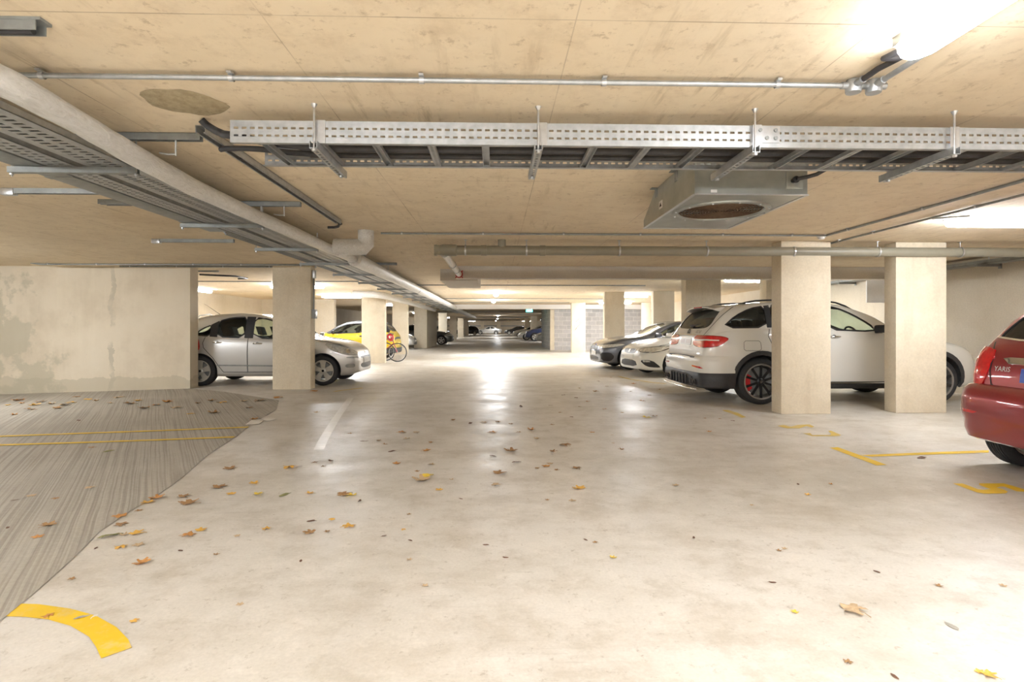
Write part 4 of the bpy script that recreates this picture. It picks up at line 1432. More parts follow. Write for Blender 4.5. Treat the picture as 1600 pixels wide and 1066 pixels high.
class Car:
    def __init__(s, spec, name, label, loc, rz, group=None):
        s.sp = spec
        s.root = thing(name, label, 'car', loc, group, rz)
        ORG[s.root.name] = Vector((0, 0, 0))
        s.root.rotation_euler = (0, 0, rz)
        s.far = spec.get('far', False)
        s.lod = spec.get('lod', .055)
        s.shape()

    # body surface -------------------------------------------------
    def shape(s):
        sp = s.sp
        s.top, s.belt, s.bot = pchip(sp['top']), pchip(sp['belt']), pchip(sp['bot'])
        s.xr, s.xf = sp['top'][0][0], sp['top'][-1][0]
        W = sp['W']
        Rf, ef, Rr, er = sp.get('plan', (.75, .62, .55, .74))

        def wid(x):
            f = 1.0
            if x > s.xf - Rf:
                u = min(1, (x - (s.xf - Rf)) / Rf)
                f = ef + (1 - ef) * (1 - u ** 2.4) ** (1 / 2.4)
            if x < s.xr + Rr:
                u = min(1, ((s.xr + Rr) - x) / Rr)
                f = min(f, er + (1 - er) * (1 - u ** 2.6) ** (1 / 2.6))
            return W * f
        s.wid = wid
        xs = set()
        L = s.xf - s.xr
        st = .10 if s.far else .07
        n = int(L / st)
        for i in range(n + 1):
            xs.add(round(s.xr + L * i / n, 4))
        for e, sg in ((s.xr, 1), (s.xf, -1)):
            for k in range(14 if not s.far else 6):
                xs.add(round(e + sg * (.55 if sg > 0 else .35) * (k / (14 if not s.far else 6)) ** 1.8, 4))
        xs = sorted(xs)
        xs = [x for i, x in enumerate(xs) if i == 0 or x - xs[i - 1] > .004]
        tum = sp.get('tumble', .33)
        rings = []
        for x in xs:
            t, o, w = s.top(x), s.bot(x), wid(x)
            bl = min(s.belt(x), t - .012)
            g = t - bl
            k = max(0, min(1, g / .32))
            k = k * k * (3 - 2 * k)
            ys = .955 * w
            wt = max(.3, ys - tum * g)
            lp = lambda a, c: a + (c - a) * k
            hb = bl - o
            P = [(0, o), (.7 * w, o), (.92 * w, o + .025), (.975 * w, o + .22 * hb), (w, o + .52 * hb), (.993 * w, o + .78 * hb), (ys + .01 * w, bl - .03 * min(1, hb / .5)), (ys - .012, bl + .002),
                 (lp(.88 * w, ys - tum * g * .42), bl + lp(.42, .44) * g), (lp(.78 * w, ys - tum * g * .80 - .012), bl + lp(.62, .82) * g), (lp(.62 * w, wt * .93), bl + lp(.80, .945) * g), (lp(.45 * w, wt * .76), bl + lp(.91, .983) * g), (lp(.22 * w, wt * .4), bl + lp(.975, .997) * g), (0, t)]
            # Catmull-Rom through the control points
            q = []
            sub = 2 if s.far else 3
            for i in range(len(P) - 1):
                p0, p1, p2, p3 = P[max(i - 1, 0)], P[i], P[i + 1], P[min(i + 2, len(P) - 1)]
                for j in range(sub):
                    u = j / sub
                    q.append(tuple(.5 * (2 * p1[c] + (p2[c] - p0[c]) * u + (2 * p0[c] - 5 * p1[c] + 4 * p2[c] - p3[c]) * u * u + (3 * p1[c] - p0[c] - 3 * p2[c] + p3[c]) * u ** 3) for c in (0, 1)))
            q.append(P[-1])
            q[0] = P[0]
            rg = [(x, -max(0, y), z) for y, z in q] + [(x, max(0, y), z) for y, z in reversed(q[1:-1])]
            rings.append(rg)
        n = len(rings[0])
        vs = [p for r in rings for p in r]
        fs = []
        for i in range(len(rings) - 1):
            for j in range(n):
                a, c = i * n + j, i * n + (j + 1) % n
                fs.append((a, a + n, c + n, c))
        for ri, sg in ((0, -1), (len(rings) - 1, 1)):
            zc = (s.top(xs[ri]) + s.bot(xs[ri])) / 2
            base = ri * n
            prev = list(range(base, base + n))
            for fr, bulge in ((.8, .012), (.4, .022)):
                cur = []
                for j in range(n):
                    p = vs[base + j]
                    cur.append(len(vs))
                    vs.append((p[0] + sg * bulge, p[1] * fr, zc + (p[2] - zc) * fr))
                for j in range(n):
                    f = (prev[j], prev[(j + 1) % n], cur[(j + 1) % n], cur[j])
                    fs.append(f if sg > 0 else f[::-1])
                prev = cur
            c = len(vs)
            vs.append((xs[ri] + sg * .025, 0, zc))
            for j in range(n):
                f = (prev[j], prev[(j + 1) % n], c)
                fs.append(f if sg > 0 else f[::-1])
        bm = bmesh.new()
        bv = [bm.verts.new(p) for p in vs]
        for f in fs:
            try:
                bm.faces.new([bv[i] for i in f])
            except ValueError:
                pass
        bmesh.ops.remove_doubles(bm, verts=bm.verts, dist=.0004)
        bmesh.ops.recalc_face_normals(bm, faces=bm.faces)
        s.bm = bm
        s.bvh = BVHTree.FromBMesh(bm)

    # panels lying on the body ---------------------------------------
    def hit(s, h, z, az):
        d = Vector((math.cos(az), math.sin(az), 0))
        ha = Vector((-math.sin(az), math.cos(az), 0))
        o = ha * h + Vector((0, 0, z)) + d * 6
        if abs(math.sin(az)) > .6 or True:
            o += Vector((0, 0, 0))
        loc, nor, i, dist = s.bvh.ray_cast(o, -d)
        return (loc, nor, d, o)

    def patch(s, poly, az, off=.004, h=None, rim=.012, rnd=2):
        """polygon in the plane facing compass angle az, laid on the body -> verts, faces"""
        h = h or s.lod
        az = R(az)
        A = sum(poly[i][0] * poly[(i + 1) % len(poly)][1] - poly[(i + 1) % len(poly)][0] * poly[i][1] for i in range(len(poly)))
        if A < 0:
            poly = poly[::-1]
        if rnd:
            poly = chaikin(poly, rnd)
        ed = []
        for i in range(len(poly)):
            a, c = Vector(poly[i]), Vector(poly[(i + 1) % len(poly)])
            k = max(1, int((c - a).length / h))
            for j in range(k):
                ed.append(a.lerp(c, j / k))
        n = len(ed)
        lo = [min(p[i] for p in ed) for i in (0, 1)]
        hi = [max(p[i] for p in ed) for i in (0, 1)]
        pts = list(ed)
        nx, ny = int((hi[0] - lo[0]) / h) + 1, int((hi[1] - lo[1]) / h) + 1
        for i in range(nx):
            for j in range(ny):
                p = (lo[0] + (i + .5) * h, lo[1] + (j + .5) * h)
                if inside(p, poly) and min((Vector(p) - e).length for e in ed) > h * .45:
                    pts.append(Vector(p))
        r = delaunay_2d_cdt(pts, [(i, (i + 1) % n) for i in range(n)], [], 1, 1e-6)
        P, F_ = r[0], r[2]
        hits = [s.hit(p.x, p.y, az) for p in P]
        good = [x[0].dot(x[2]) for x in hits if x[0] is not None]
        dm = sum(good) / len(good) if good else 1.0
        vs, ns = [], []
        for p, (loc, nor, d, o) in zip(P, hits):
            if loc is None or nor.dot(d) < .02:
                q = o - d * (6 - dm)
                loc, nor, _, _ = s.bvh.find_nearest(q)
            vs.append(loc + nor * off)
            ns.append(nor)
        fs = [tuple(f) for f in F_]
        # skirt down to the body
        cnt = {}
        for f in fs:
            for i in range(3):
                e = (f[i], f[(i + 1) % 3])
                cnt[tuple(sorted(e))] = cnt.get(tuple(sorted(e)), 0) + 1
        if rim:
            mp = {}
            for f in list(fs):
                for i in range(3):
                    e = (f[i], f[(i + 1) % 3])
                    if cnt[tuple(sorted(e))] == 1:
                        for q in e:
                            if q not in mp:
                                mp[q] = len(vs)
                                vs.append(vs[q] - ns[q] * rim)
                        fs.append((e[1], e[0], mp[e[0]], mp[e[1]]))
        return vs, fs

    def panel(s, name, poly, az, mat, off=.004, mirror=True, h=None, rim=.012, rnd=2, parent=None, label=None, smooth=35):
        vs, fs = s.patch(poly, az, off, h, rim, rnd)
        out = []
        for sg in ((1, -1) if mirror else (1,)):
            b = MB()
            if sg > 0:
                b.add(vs, fs)
            else:
                b.add([(v[0], -v[1], v[2]) for v in vs], [f[::-1] for f in fs])
            par = parent[0 if sg > 0 else 1] if isinstance(parent, (list, tuple)) else (parent or s.root)
            o = b.build(name, M[mat], par, smooth=smooth)
            if label:
                o['label'] = label
            out.append(o)
        return out

    def seam(s, name, line, az, w=.007, mat='black', off=.0016, mirror=True, parent=None):
        az_ = R(az)
        L = []
        for i in range(len(line) - 1):
            a, c = Vector(line[i]), Vector(line[i + 1])
            k = max(1, int((c - a).length / .03))
            for j in range(k):
                L.append(a.lerp(c, j / k))
        L.append(Vector(line[-1]))
        vs, fs = [], []
        for i, p in enumerate(L):
            t = (L[min(i + 1, len(L) - 1)] - L[max(i - 1, 0)]).normalized()
            sd = Vector((-t.y, t.x)) * w / 2
            for q in (p + sd, p - sd):
                loc, nor, d, o = s.hit(q.x, q.y, az_)
                if loc is None:
                    loc, nor, _, _ = s.bvh.find_nearest(o - d * 5.0)
                vs.append(loc + nor * off)
        for i in range(len(L) - 1):
            fs.append((2 * i + 1, 2 * i + 3, 2 * i + 2, 2 * i))
        r = []
        for sg in ((1, -1) if mirror else (1,)):
            b = MB()
            b.add([(v[0], sg * v[1], v[2]) for v in vs], [f if sg > 0 else f[::-1] for f in fs])
            par = parent[0 if sg > 0 else 1] if isinstance(parent, (list, tuple)) else (parent or s.root)
            r.append(b.build(name, M[mat], par, smooth=40))
        return r

    def text(s, name, txt, h0, z0, size, az, mat, off=.004, flip=False):
        cu = bpy.data.curves.new('t', 'FONT')
        cu.body = txt
        cu.size = size
        cu.resolution_u = 2
        o = bpy.data.objects.new('t', cu)
        COL.objects.link(o)
        dg = bpy.context.evaluated_depsgraph_get()
        me = bpy.data.meshes.new_from_object(o.evaluated_get(dg))
        bpy.data.objects.remove(o)
        vs = []
        for v in me.vertices:
            loc, nor, d, og = s.hit(h0 + v.co.x, z0 + v.co.y, R(az))
            if loc is None:
                loc, nor, _, _ = s.bvh.find_nearest(og - d * 5)
            vs.append(loc + nor * off)
        b = MB().add(vs, [tuple(p.vertices) for p in me.polygons])
        return b.build(name, M[mat], s.root)

    # hollow body with real window openings ------------------------------
    def body(s):
        sp = s.sp
        paint = M[sp['paint']]
        me = bpy.data.meshes.new('body')
        s.bm.to_mesh(me)
        me.materials.append(paint)
        me.materials.append(M['dark'])
        if sp.get('black_above'):
            me.materials.append(M['plastic'])
            for p in me.polygons:
                if p.center.z > s.belt(p.center.x) + .035 and s.top(p.center.x) - s.belt(p.center.x) > .12 and p.center.x < 2.0:
                    p.material_index = 2
        o = bpy.data.objects.new('body', me)
        COL.objects.link(o)
        if s.far and not sp.get('cut'):
            # only the wheel arches are cut
            pass
        cuts = [bmesh.new(), bmesh.new(), bmesh.new()]

        def prism(poly, axis, a, c, cut):
            n = len(poly)
            if axis == 'y':
                v0 = [cut.verts.new((p[0], a, p[1])) for p in poly]
                v1 = [cut.verts.new((p[0], c, p[1])) for p in poly]
            else:
                v0 = [cut.verts.new((a, p[0], p[1])) for p in poly]
                v1 = [cut.verts.new((c, p[0], p[1])) for p in poly]
            cut.faces.new(v0)
            cut.faces.new(v1)
            for i in range(n):
                cut.faces.new((v0[i], v0[(i + 1) % n], v1[(i + 1) % n], v1[i]))
        W = sp['W']
        if not s.far:
            for w in sp['windows']:
                prism(chaikin(w['poly'], w.get('rnd', 2)), 'y', -W - .2, W + .2, cuts[0])
            for ci, key in ((1, 'windscreen'), (2, 'rearwin')):
                if key in sp:
                    d = sp[key]
                    half = d['poly']
                    poly = chaikin(half + [(-y, z) for y, z in reversed(half)], 2)
                    prism(poly, 'x', d['x0'], d['x1'], cuts[ci])
        for wx in (sp.get('rx', 0), sp['wb']):
            ra = sp['wr'] + sp.get('arch', .055)
            for sg in (-1, 1):
                poly = [(wx + ra * math.cos(2 * PI * k / 40), sp['wr'] + .01 + ra * math.sin(2 * PI * k / 40)) for k in range(40)]
                a, c = (W - .27, W + .2) if sg > 0 else (-W - .2, -W + .27)
                prism(poly, 'y', a, c, cuts[0])
        if not s.far:
            so = o.modifiers.new('s', 'SOLIDIFY')
            so.thickness = .025
            so.offset = -1
            so.material_offset = 1 if not sp.get('black_above') else 1
        cos = []
        for cut in cuts:
            if not cut.faces:
                cut.free()
                continue
            bmesh.ops.recalc_face_normals(cut, faces=cut.faces)
            cm = bpy.data.meshes.new('cut')
            cut.to_mesh(cm)
            cut.free()
            cm.materials.append(M['dark'])
            cm.materials.append(M['dark'])
            for p in cm.polygons:
                p.material_index = 1
            co = bpy.data.objects.new('cut', cm)
            COL.objects.link(co)
            cos.append(co)
            bo = o.modifiers.new('b', 'BOOLEAN')
            bo.operation = 'DIFFERENCE'
            bo.solver = 'EXACT'
            bo.object = co
        dg = bpy.context.evaluated_depsgraph_get()
        me2 = bpy.data.meshes.new_from_object(o.evaluated_get(dg))
        bpy.data.objects.remove(o)
        for co in cos:
            bpy.data.objects.remove(co)
        me2.name = 'body'
        o = bpy.data.objects.new('body', me2)
        COL.objects.link(o)
        o.parent = s.root
        ORG[o.name] = Vector((0, 0, 0))
        for p in me2.polygons:
            p.use_smooth = True
        me2.set_sharp_from_angle(angle=R(38))
        s.body_o = o
        # glass
        if s.far:
            for w in sp['windows']:
                s.panel('side_window', w['poly'], -90, 'dglass', .003, rnd=w.get('rnd', 2))
            for key, nm, az in (('windscreen', 'windscreen', 0), ('rearwin', 'rear_window', 180)):
                if key in sp:
                    half = sp[key]['poly']
                    s.panel(nm, half + [(-y, z) for y, z in reversed(half)], az, 'dglass', .003, mirror=False)
        else:
            for w in sp['windows']:
                g = w.get('glass', 'glass')
                q = w['poly']
                s.panel(w.get('name', 'side_window'), q, -90, g, -.010, rim=0, rnd=w.get('rnd', 2))
                s.frame(q, -90, w.get('trim', 'black'), w.get('rnd', 2))
            for key, nm, az in (('windscreen', 'windscreen', 0), ('rearwin', 'rear_window', 180)):
                if key in sp:
                    half = sp[key]['poly']
                    s.panel(nm, half + [(-y, z) for y, z in reversed(half)], az, sp[key].get('glass', 'glass'), -.010, mirror=False, rim=0)
        # arch liners
        for wx in (sp.get('rx', 0), sp['wb']):
            ra = sp['wr'] + sp.get('arch', .055) + .004
            for sg in (-1, 1):
                b = MB()
                vs, fs = [], []
                n = 18
                y0, y1 = sg * (W - .265), sg * (W - .035)
                for k in range(n + 1):
                    a = -.12 + (PI + .24) * k / n
                    for y in (y0, y1):
                        vs.append((wx + ra * math.cos(a), y, sp['wr'] + .01 + ra * math.sin(a)))
                for k in range(n):
                    fs.append((2 * k, 2 * k + 1, 2 * k + 3, 2 * k + 2))
                c = len(vs)
                vs.append((wx, y0, sp['wr']))
                for k in range(n):
                    fs.append((2 * k, 2 * k + 2, c))
                b.add(vs, fs)
                b.build('wheel_arch_liner', M['dark'], s.root)

    def frame(s, poly, az, mat, rnd=2, w=.022):
        """narrow trim ring round a window opening"""
        q = chaikin(poly, rnd)
        A = sum(q[i][0] * q[(i + 1) % len(q)][1] - q[(i + 1) % len(q)][0] * q[i][1] for i in range(len(q)))
        if A < 0:
            q = q[::-1]
        n = len(q)
        vs, fs = [], []
        for i in range(n):
            t = (Vector(q[(i + 1) % n]) - Vector(q[i - 1])).normalized()
            nn = Vector((t.y, -t.x))
            for dist, off in ((-.004, .003), (w, .003), (w, -.006)):
                p = Vector(q[i]) + nn * dist
                loc, nor, d, o = s.hit(p.x, p.y, R(az))
                if loc is None:
                    loc, nor, _, _ = s.bvh.find_nearest(o - d * 5)
                vs.append(loc + nor * off)
        for i in range(n):
            j = (i + 1) % n
            for k in (0, 1):
                fs.append((3 * i + k, 3 * i + k + 1, 3 * j + k + 1, 3 * j + k))
        for sg in (1, -1):
            b = MB().add([(v[0], sg * v[1], v[2]) for v in vs], [f if sg > 0 else f[::-1] for f in fs])
            b.build('window_trim', M[mat], s.root)

    def strip(s, name, x0, end, prof, mat, rear=True, label=None):
        """bumper section: profile (outward offset, z) swept round the rear or front plan of the body"""
        W = s.sp['W']
        path = []
        n = 16
        e = s.xr if rear else s.xf
        xs = [x0 + (e - x0) * (1 - (1 - k / n) ** 2) for k in range(n + 1)]
        for x in xs:
            path.append((x, -s.wid(x)))
        m = 9
        ye = s.wid(e)
        for k in range(1, m):
            y = -ye + 2 * ye * k / m
            path.append((e + (-1 if rear else 1) * .022 * (1 - (y / ye) ** 2), y))
        path += [(x, -y) for x, y in reversed(path[:n + 1])]
        vs, fs = [], []
        k = len(prof)
        for i, (x, y) in enumerate(path):
            a, c = path[max(i - 1, 0)], path[min(i + 1, len(path) - 1)]
            t = Vector((c[0] - a[0], c[1] - a[1])).normalized()
            nn = Vector((-t.y, t.x)) if not rear else Vector((t.y, -t.x))
            # outward from the car
            if nn.dot(Vector((x - (s.xr + s.xf) / 2, y))) < 0:
                nn = -nn
            fade = min(1, min(i, len(path) - 1 - i) / 4)
            for off, z in prof:
                vs.append((x + nn.x * off * fade, y + nn.y * off * fade, z))
        for i in range(len(path) - 1):
            for j in range(k - 1):
                f = (i * k + j, i * k + j + 1, (i + 1) * k + j + 1, (i + 1) * k + j)
                fs.append(f)
        b = MB().add(vs, fs)
        o = b.build(name, M[mat], s.root, smooth=40)
        bmx = bmesh.new()
        bmx.from_mesh(o.data)
        bmesh.ops.recalc_face_normals(bmx, faces=bmx.faces)
        bmx.to_mesh(o.data)
        bmx.free()
        if label:
            o['label'] = label
        return o

    def wheels(s):
        sp = s.sp
        r, tw = sp['wr'], sp.get('tw', .205)
        rr = sp.get('rim', r * .68)
        st = sp.get('wheel', 'five')
        am = sp.get('alloy', 'alloy')
        nseg = 28 if s.far else 48
        proto = {}
        for sg in (-1, 1):
            ax = (0, sg, 0)
            w = part_empty('wheel', s.root, (sp.get('rx', 0), sg * (sp['W'] - sp.get('inset', .025)), r), True)
            h = tw
            tp = [(rr - .004, -.012), (rr + .012, .001), (rr + (r - rr) * .5, .004), (r - .022, -.008), (r - .006, -.022)]
            if not s.far:
                k = 5
                for i in range(k):
                    a = .026 + (h - .052) * i / k
                    c = .026 + (h - .052) * (i + 1) / k
                    tp += [(r, -a - .004), (r, -c + .004), (r - .007, -c + .003), (r - .007, -c - .003)]
            else:
                tp += [(r, -.03), (r, -h + .03)]
            tp += [(r - .006, -h + .022), (r - .022, -h + .008), (rr + .012, -h), (rr - .004, -h + .012)]
            MB().lathe(tp, (0, 0, 0), ax, nseg).build('tyre', M['tyre'], w, smooth=35)
            b = MB()
            b.lathe([(rr - .018, -.010), (rr + .006, -.002), (rr + .002, -.016), (rr - .012, -.02), (rr - .028, -.05), (rr - .03, -h + .03), (rr + .0, -h + .005)], (0, 0, 0), ax, nseg)
            b.build('rim_barrel', M[sp.get('lip', am)], w, smooth=40)
            b = MB()
            hub = .062
            dirs = {'five': 5, 'multi': 10, 'twin': 10, 'fat': 5, 'ten': 10}[st]
            for i in range(dirs):
                a = 2 * PI * i / dirs + PI / 2
                if st == 'twin':
                    a = 2 * PI * (i // 2) / 5 + PI / 2 + (.16 if i % 2 else -.16)
                d = Vector((math.cos(a), 0, math.sin(a)))
                sd = Vector((-math.sin(a), 0, math.cos(a)))
                w0, w1 = {'five': (.036, .046), 'multi': (.017, .022), 'twin': (.018, .020), 'fat': (.040, .075), 'ten': (.016, .022)}[st]
                y0, y1 = -sg * .030, -sg * .012
                vs = []
                for (q, ww, yy, th) in ((hub * .7, w0, -.028, .03), ((hub + rr) / 2, (w0 + w1) / 2 * .9, -.018, .026), (rr - .008, w1, -.016, .024)):
                    for sx, dy in ((-1, 0), (1, 0), (1, -th), (-1, -th)):
                        vs.append(d * q + sd * sx * ww * (1 if dy == 0 else .8) + Vector((0, sg * (yy + dy), 0)))
                fs = []
                for k in range(2):
                    for j in range(4):
                        fs.append((4 * k + j, 4 * k + (j + 1) % 4, 4 * k + 4 + (j + 1) % 4, 4 * k + 4 + j))
                fs += [(0, 1, 2, 3), (11, 10, 9, 8)]
                b.add(vs, fs)
            b.lathe([(0, -.012), (.03, -.014), (.05, -.022), (hub + .012, -.035), (hub, -.07)], (0, 0, 0), ax, 20)
            o = b.build('rim_spokes', M[am], w, smooth=30)
            bmx = bmesh.new()
            bmx.from_mesh(o.data)
            bmesh.ops.recalc_face_normals(bmx, faces=bmx.faces)
            bmx.to_mesh(o.data)
            bmx.free()
            MB().lathe([(0, -.008), (.024, -.010), (.027, -.016)], (0, 0, 0), ax, 16).build('centre_cap', M['dalloy' if am != 'dalloy' else 'galloy'], w)
            if not s.far:
                MB().lathe([(.05, -.085), (rr - .05, -.085), (rr - .05, -.10), (.05, -.10)], (0, 0, 0), ax, 28).build('brake_disc', M['dsteel'], w, smooth=30)
                if sp.get('caliper'):
                    b = MB()
                    vs, fs = [], []
                    for k in range(9):
                        a = R(150) + R(70) * k / 8
                        for q, yy in ((rr - .035, -.05), (rr - .035, -.12), (rr - .115, -.12), (rr - .115, -.05)):
                            vs.append((q * math.cos(a), sg * yy, q * math.sin(a)))
                    for k in range(8):
                        for j in range(4):
                            fs.append((4 * k + j, 4 * k + (j + 1) % 4, 4 * k + 4 + (j + 1) % 4, 4 * k + 4 + j))
                    fs += [(0, 1, 2, 3), (35, 34, 33, 32)]
                    b.add(vs, fs)
                    b.build('brake_caliper', M['caliper'], w)['label'] = 'red brake caliper'
            proto[sg] = w
        for sg in (-1, 1):
            c = copy_tree(proto[sg], s.root)
            c.location = (sp['wb'], sg * (sp['W'] - sp.get('inset', .025)), r)

    def interior(s):
        sp = s.sp
        zb = sp.get('seat_z', .98)
        for x, ys in sp.get('seats', []):
            for y in ys:
                b = MB()
                b.obox((x, y, zb - .30), (.06, 0, -.02), (0, .21, 0), (-.09, 0, .30))
                o = b.build('seat', M['seat'], s.root, bevel=.03)
                b = MB()
                b.obox((x - .12, y, zb + .12), (.05, 0, -.01), (0, .12, 0), (-.03, 0, .085))
                b.cyl((x - .10, y - .05, zb - .02), (x - .12, y - .05, zb + .08), .007, 6).cyl((x - .10, y + .05, zb - .02), (x - .12, y + .05, zb + .08), .007, 6)
                b.build('headrest', M['seat'], o, bevel=.025)
        if 'dash' in sp:
            x, z = sp['dash']
            b = MB().box(x - .05, x + .5, -sp['W'] * .8, sp['W'] * .8, z - .35, z)
            b.build('dashboard', M['dark'], s.root, bevel=.04)
            c = Vector((x - .14, -.36, z - .02))
            P = [c + Vector((-.07 * math.sin(a) * 1.0, .185 * math.cos(a), .172 * math.sin(a))) for a in [2 * PI * k / 24 for k in range(24)]]
            MB().tube(P, .016, 8, closed=True).bar(c + Vector((0, -.17, 0)), c + Vector((0, .17, 0)), .04, .02).bar(c, c + Vector((.14, 0, -.03)), .06, .06).build('steering_wheel', M['dark'], s.root, smooth=40)
        MB().box(s.xr + .4, s.xf - .5, -sp['W'] * .85, sp['W'] * .85, .30, .34).build('floor_pan', M['dark'], s.root)

    def mirror(s, x, z, mat):
        W = s.sp['W']
        for sg in (-1, 1):
            b = MB()
            yb = sg * (W * .955)
            b.obox((x, yb + sg * .12, z + .06), (.045, sg * .015, 0), (-sg * .02, sg * .10, 0), (0, 0, .062))
            o = b.build('door_mirror', M[mat], s.root, bevel=.035, seg=3)
            MB().obox((x + .01, yb + sg * .02, z + .01), (.035, 0, 0), (0, .05, 0), (0, 0, .02)).build('mirror_arm', M['plastic'], o, bevel=.01)

    def handle(s, x, z, mat, w=.19):
        W = s.sp['W']
        for sg in (-1, 1):
            loc, nor, d, o = s.hit(x, z, R(-90))
            y = abs(loc.y) if loc is not None else W
            b = MB().tube([(x - w / 2, sg * (y - .005), z), (x - w / 2 + .03, sg * (y + .026), z), (x, sg * (y + .032), z), (x + w / 2 - .03, sg * (y + .026), z), (x + w / 2, sg * (y - .005), z)], [.010, .014, .014, .014, .010], 8)
            b.build('door_handle', M[mat], s.root, smooth=60)
            MB().lathe([(0, .0), (.03, .0), (.034, .004), (0, .004)], (x, sg * (y - .001), z), (0, sg, 0), 14).build('handle_recess', M['dsteel'], s.root)


def add_plate(car, front, z, mat, strokes=True, w=.52, half=.056, y0=0.0):
    az = 0 if front else 180
    p = car.panel('number_plate', [(y0 - w / 2, z - half), (y0 + w / 2, z - half), (y0 + w / 2, z + half), (y0 - w / 2, z + half)], az, mat, .012, mirror=False, rnd=0, rim=.02)[0]
    return p
def fixn(o):
    bmx = bmesh.new()
    bmx.from_mesh(o.data)
    bmesh.ops.recalc_face_normals(bmx, faces=bmx.faces)
    bmx.to_mesh(o.data)
    bmx.free()


# ---- silver tall hatchback ---------------------------------------------------
def build_silver():
    sp = dict(W=.865, wb=2.54, wr=.312, rim=.222, paint='p_silver', wheel='fat', alloy='alloy', arch=.05, inset=.02, tumble=.36,
              top=[(-.74, .60), (-.725, .74), (-.69, .92), (-.60, 1.10), (-.42, 1.29), (-.15, 1.43), (.25, 1.515), (.7, 1.54), (1.05, 1.52), (1.4, 1.42), (1.8, 1.21), (2.08, 1.055), (2.35, 1.005), (2.7, .955), (2.95, .89), (3.10, .81), (3.19, .71), (3.24, .58)],
              belt=[(-.74, .55), (-.7, .86), (-.6, 1.02), (-.3, 1.05), (.3, 1.01), (1.0, .985), (1.9, .965), (2.4, .93), (2.8, .87), (3.05, .75), (3.24, .52)],
              bot=[(-.74, .34), (-.55, .24), (0, .19), (2.5, .19), (3.0, .20), (3.24, .27)],
              plan=(.85, .55, .6, .75),
              windows=[dict(poly=[(-.10, 1.075), (.20, 1.045), (.21, 1.27), (.03, 1.19)], rnd=1), dict(poly=[(.33, 1.035), (.92, 1.015), (.92, 1.43), (.60, 1.42), (.33, 1.345)], rnd=1), dict(poly=[(1.07, 1.01), (2.02, .985), (1.96, 1.06), (1.66, 1.26), (1.38, 1.38), (1.07, 1.425)], rnd=1)],
              windscreen=dict(poly=[(.70, 1.04), (.60, 1.27), (.52, 1.40), (0, 1.43)][:0] + [(.69, 1.05), (.56, 1.36), (.30, 1.40), (.0, 1.41)], x0=1.2, x1=3.0),
              rearwin=dict(poly=[(.60, 1.10), (.50, 1.36), (.0, 1.40)], x0=-1.2, x1=.2),
              seats=[(.25, (-.38, .38)), (1.2, (-.38, .38))], seat_z=1.03, dash=(2.0, .96))
    c = Car(sp, 'silver_hatchback', 'silver tall hatchback parked half behind the wall end and a concrete column', (-6.17, 12.62, 0), 0)
    c.body()
    c.wheels()
    c.interior()
    # dark pillars between the side windows
    c.panel('pillar_trim', [(.19, 1.03), (.345, 1.02), (.345, 1.365), (.19, 1.28)], -90, 'black', .0025, rnd=0)
    c.panel('pillar_trim', [(.905, 1.0), (1.085, .995), (1.085, 1.445), (.905, 1.45)], -90, 'black', .0025, rnd=0)
    rd = c.panel('door', [(.98, .30), (.98, .99), (.12, 1.02), (.08, .9), (.10, .82), (.30, .60), (.42, .42), (.5, .30)], -90, 'p_silver', .003, rnd=0)
    fd = c.panel('door', [(1.0, .30), (1.0, .99), (2.12, .955), (2.16, .8), (2.12, .30)], -90, 'p_silver', .003, rnd=0)
    c.seam('door_seam', [(.99, .30), (.99, 1.0)], -90, .012, parent=rd, off=.0045)
    c.seam('door_seam', [(.11, 1.02), (.07, .9), (.09, .80), (.29, .58), (.41, .40), (.49, .29), (2.1, .29)], -90, .012, parent=rd, off=.0045)
    c.seam('door_seam', [(2.13, .29), (2.17, .8), (2.13, .96)], -90, .012, parent=fd, off=.0045)
    c.handle(.36, .91, 'chrome')
    c.handle(1.19, .885, 'chrome')
    c.panel('rubbing_strip', [(.36, .42), (.36, .45), (2.1, .43), (2.1, .40)], -90, 'dsteel', .009, rnd=0)
    c.panel('sill', [(.45, .20), (.45, .27), (2.12, .27), (2.12, .20)], -90, 'p_silver', .006, rnd=0)
    c.panel('headlight', [(2.62, .905), (2.78, .875), (2.98, .80), (3.12, .72), (3.10, .685), (2.92, .675), (2.74, .73), (2.65, .82)], -68, 'clearlens', .006, rnd=2, h=.03) if False else None
    # headlamp defined in the 45 degree view: h = (x - y)/sqrt2 direction
    v = R(-45)
    hv = lambda x, y: -math.sin(v) * x + math.cos(v) * y
    P3 = [(2.58, -.865, .885), (2.85, -.79, .84), (3.04, -.64, .765), (3.17, -.46, .68), (3.13, -.52, .645), (2.95, -.74, .66), (2.74, -.85, .735)]
    c.panel('headlight', [(hv(x, y), z) for x, y, z in P3], -45, 'clearlens', .009, h=.03, rnd=1)
    c.panel('headlight_surround', [(hv(x, y), z + (.014 if z > .76 else -.014)) for x, y, z in P3], -45, 'dsteel', .004, h=.03, rnd=1)
    c.panel('headlight_bulb', [(hv(2.98, -.68) + .05 * math.cos(k * PI / 6), .72 + .045 * math.sin(k * PI / 6)) for k in range(12)], -45, 'chrome', .013, h=.03, rnd=0)
    c.panel('fog_light', [(hv(x, y), z) for x, y, z in [(3.10, -.60, .37), (2.96, -.74, .37), (2.96, -.74, .45), (3.10, -.60, .46)]], -45, 'dsteel', .006, h=.03)
    c.panel('bumper_vent', [(hv(x, y), z) for x, y, z in [(3.16, -.50, .565), (2.98, -.74, .575), (2.98, -.74, .60), (3.16, -.50, .60)]], -45, 'dsteel', .006, h=.03)
    c.panel('grille', [(-.40, .56), (.40, .56), (.42, .60), (-.42, .60)], 0, 'grille', .004, mirror=False, h=.05)
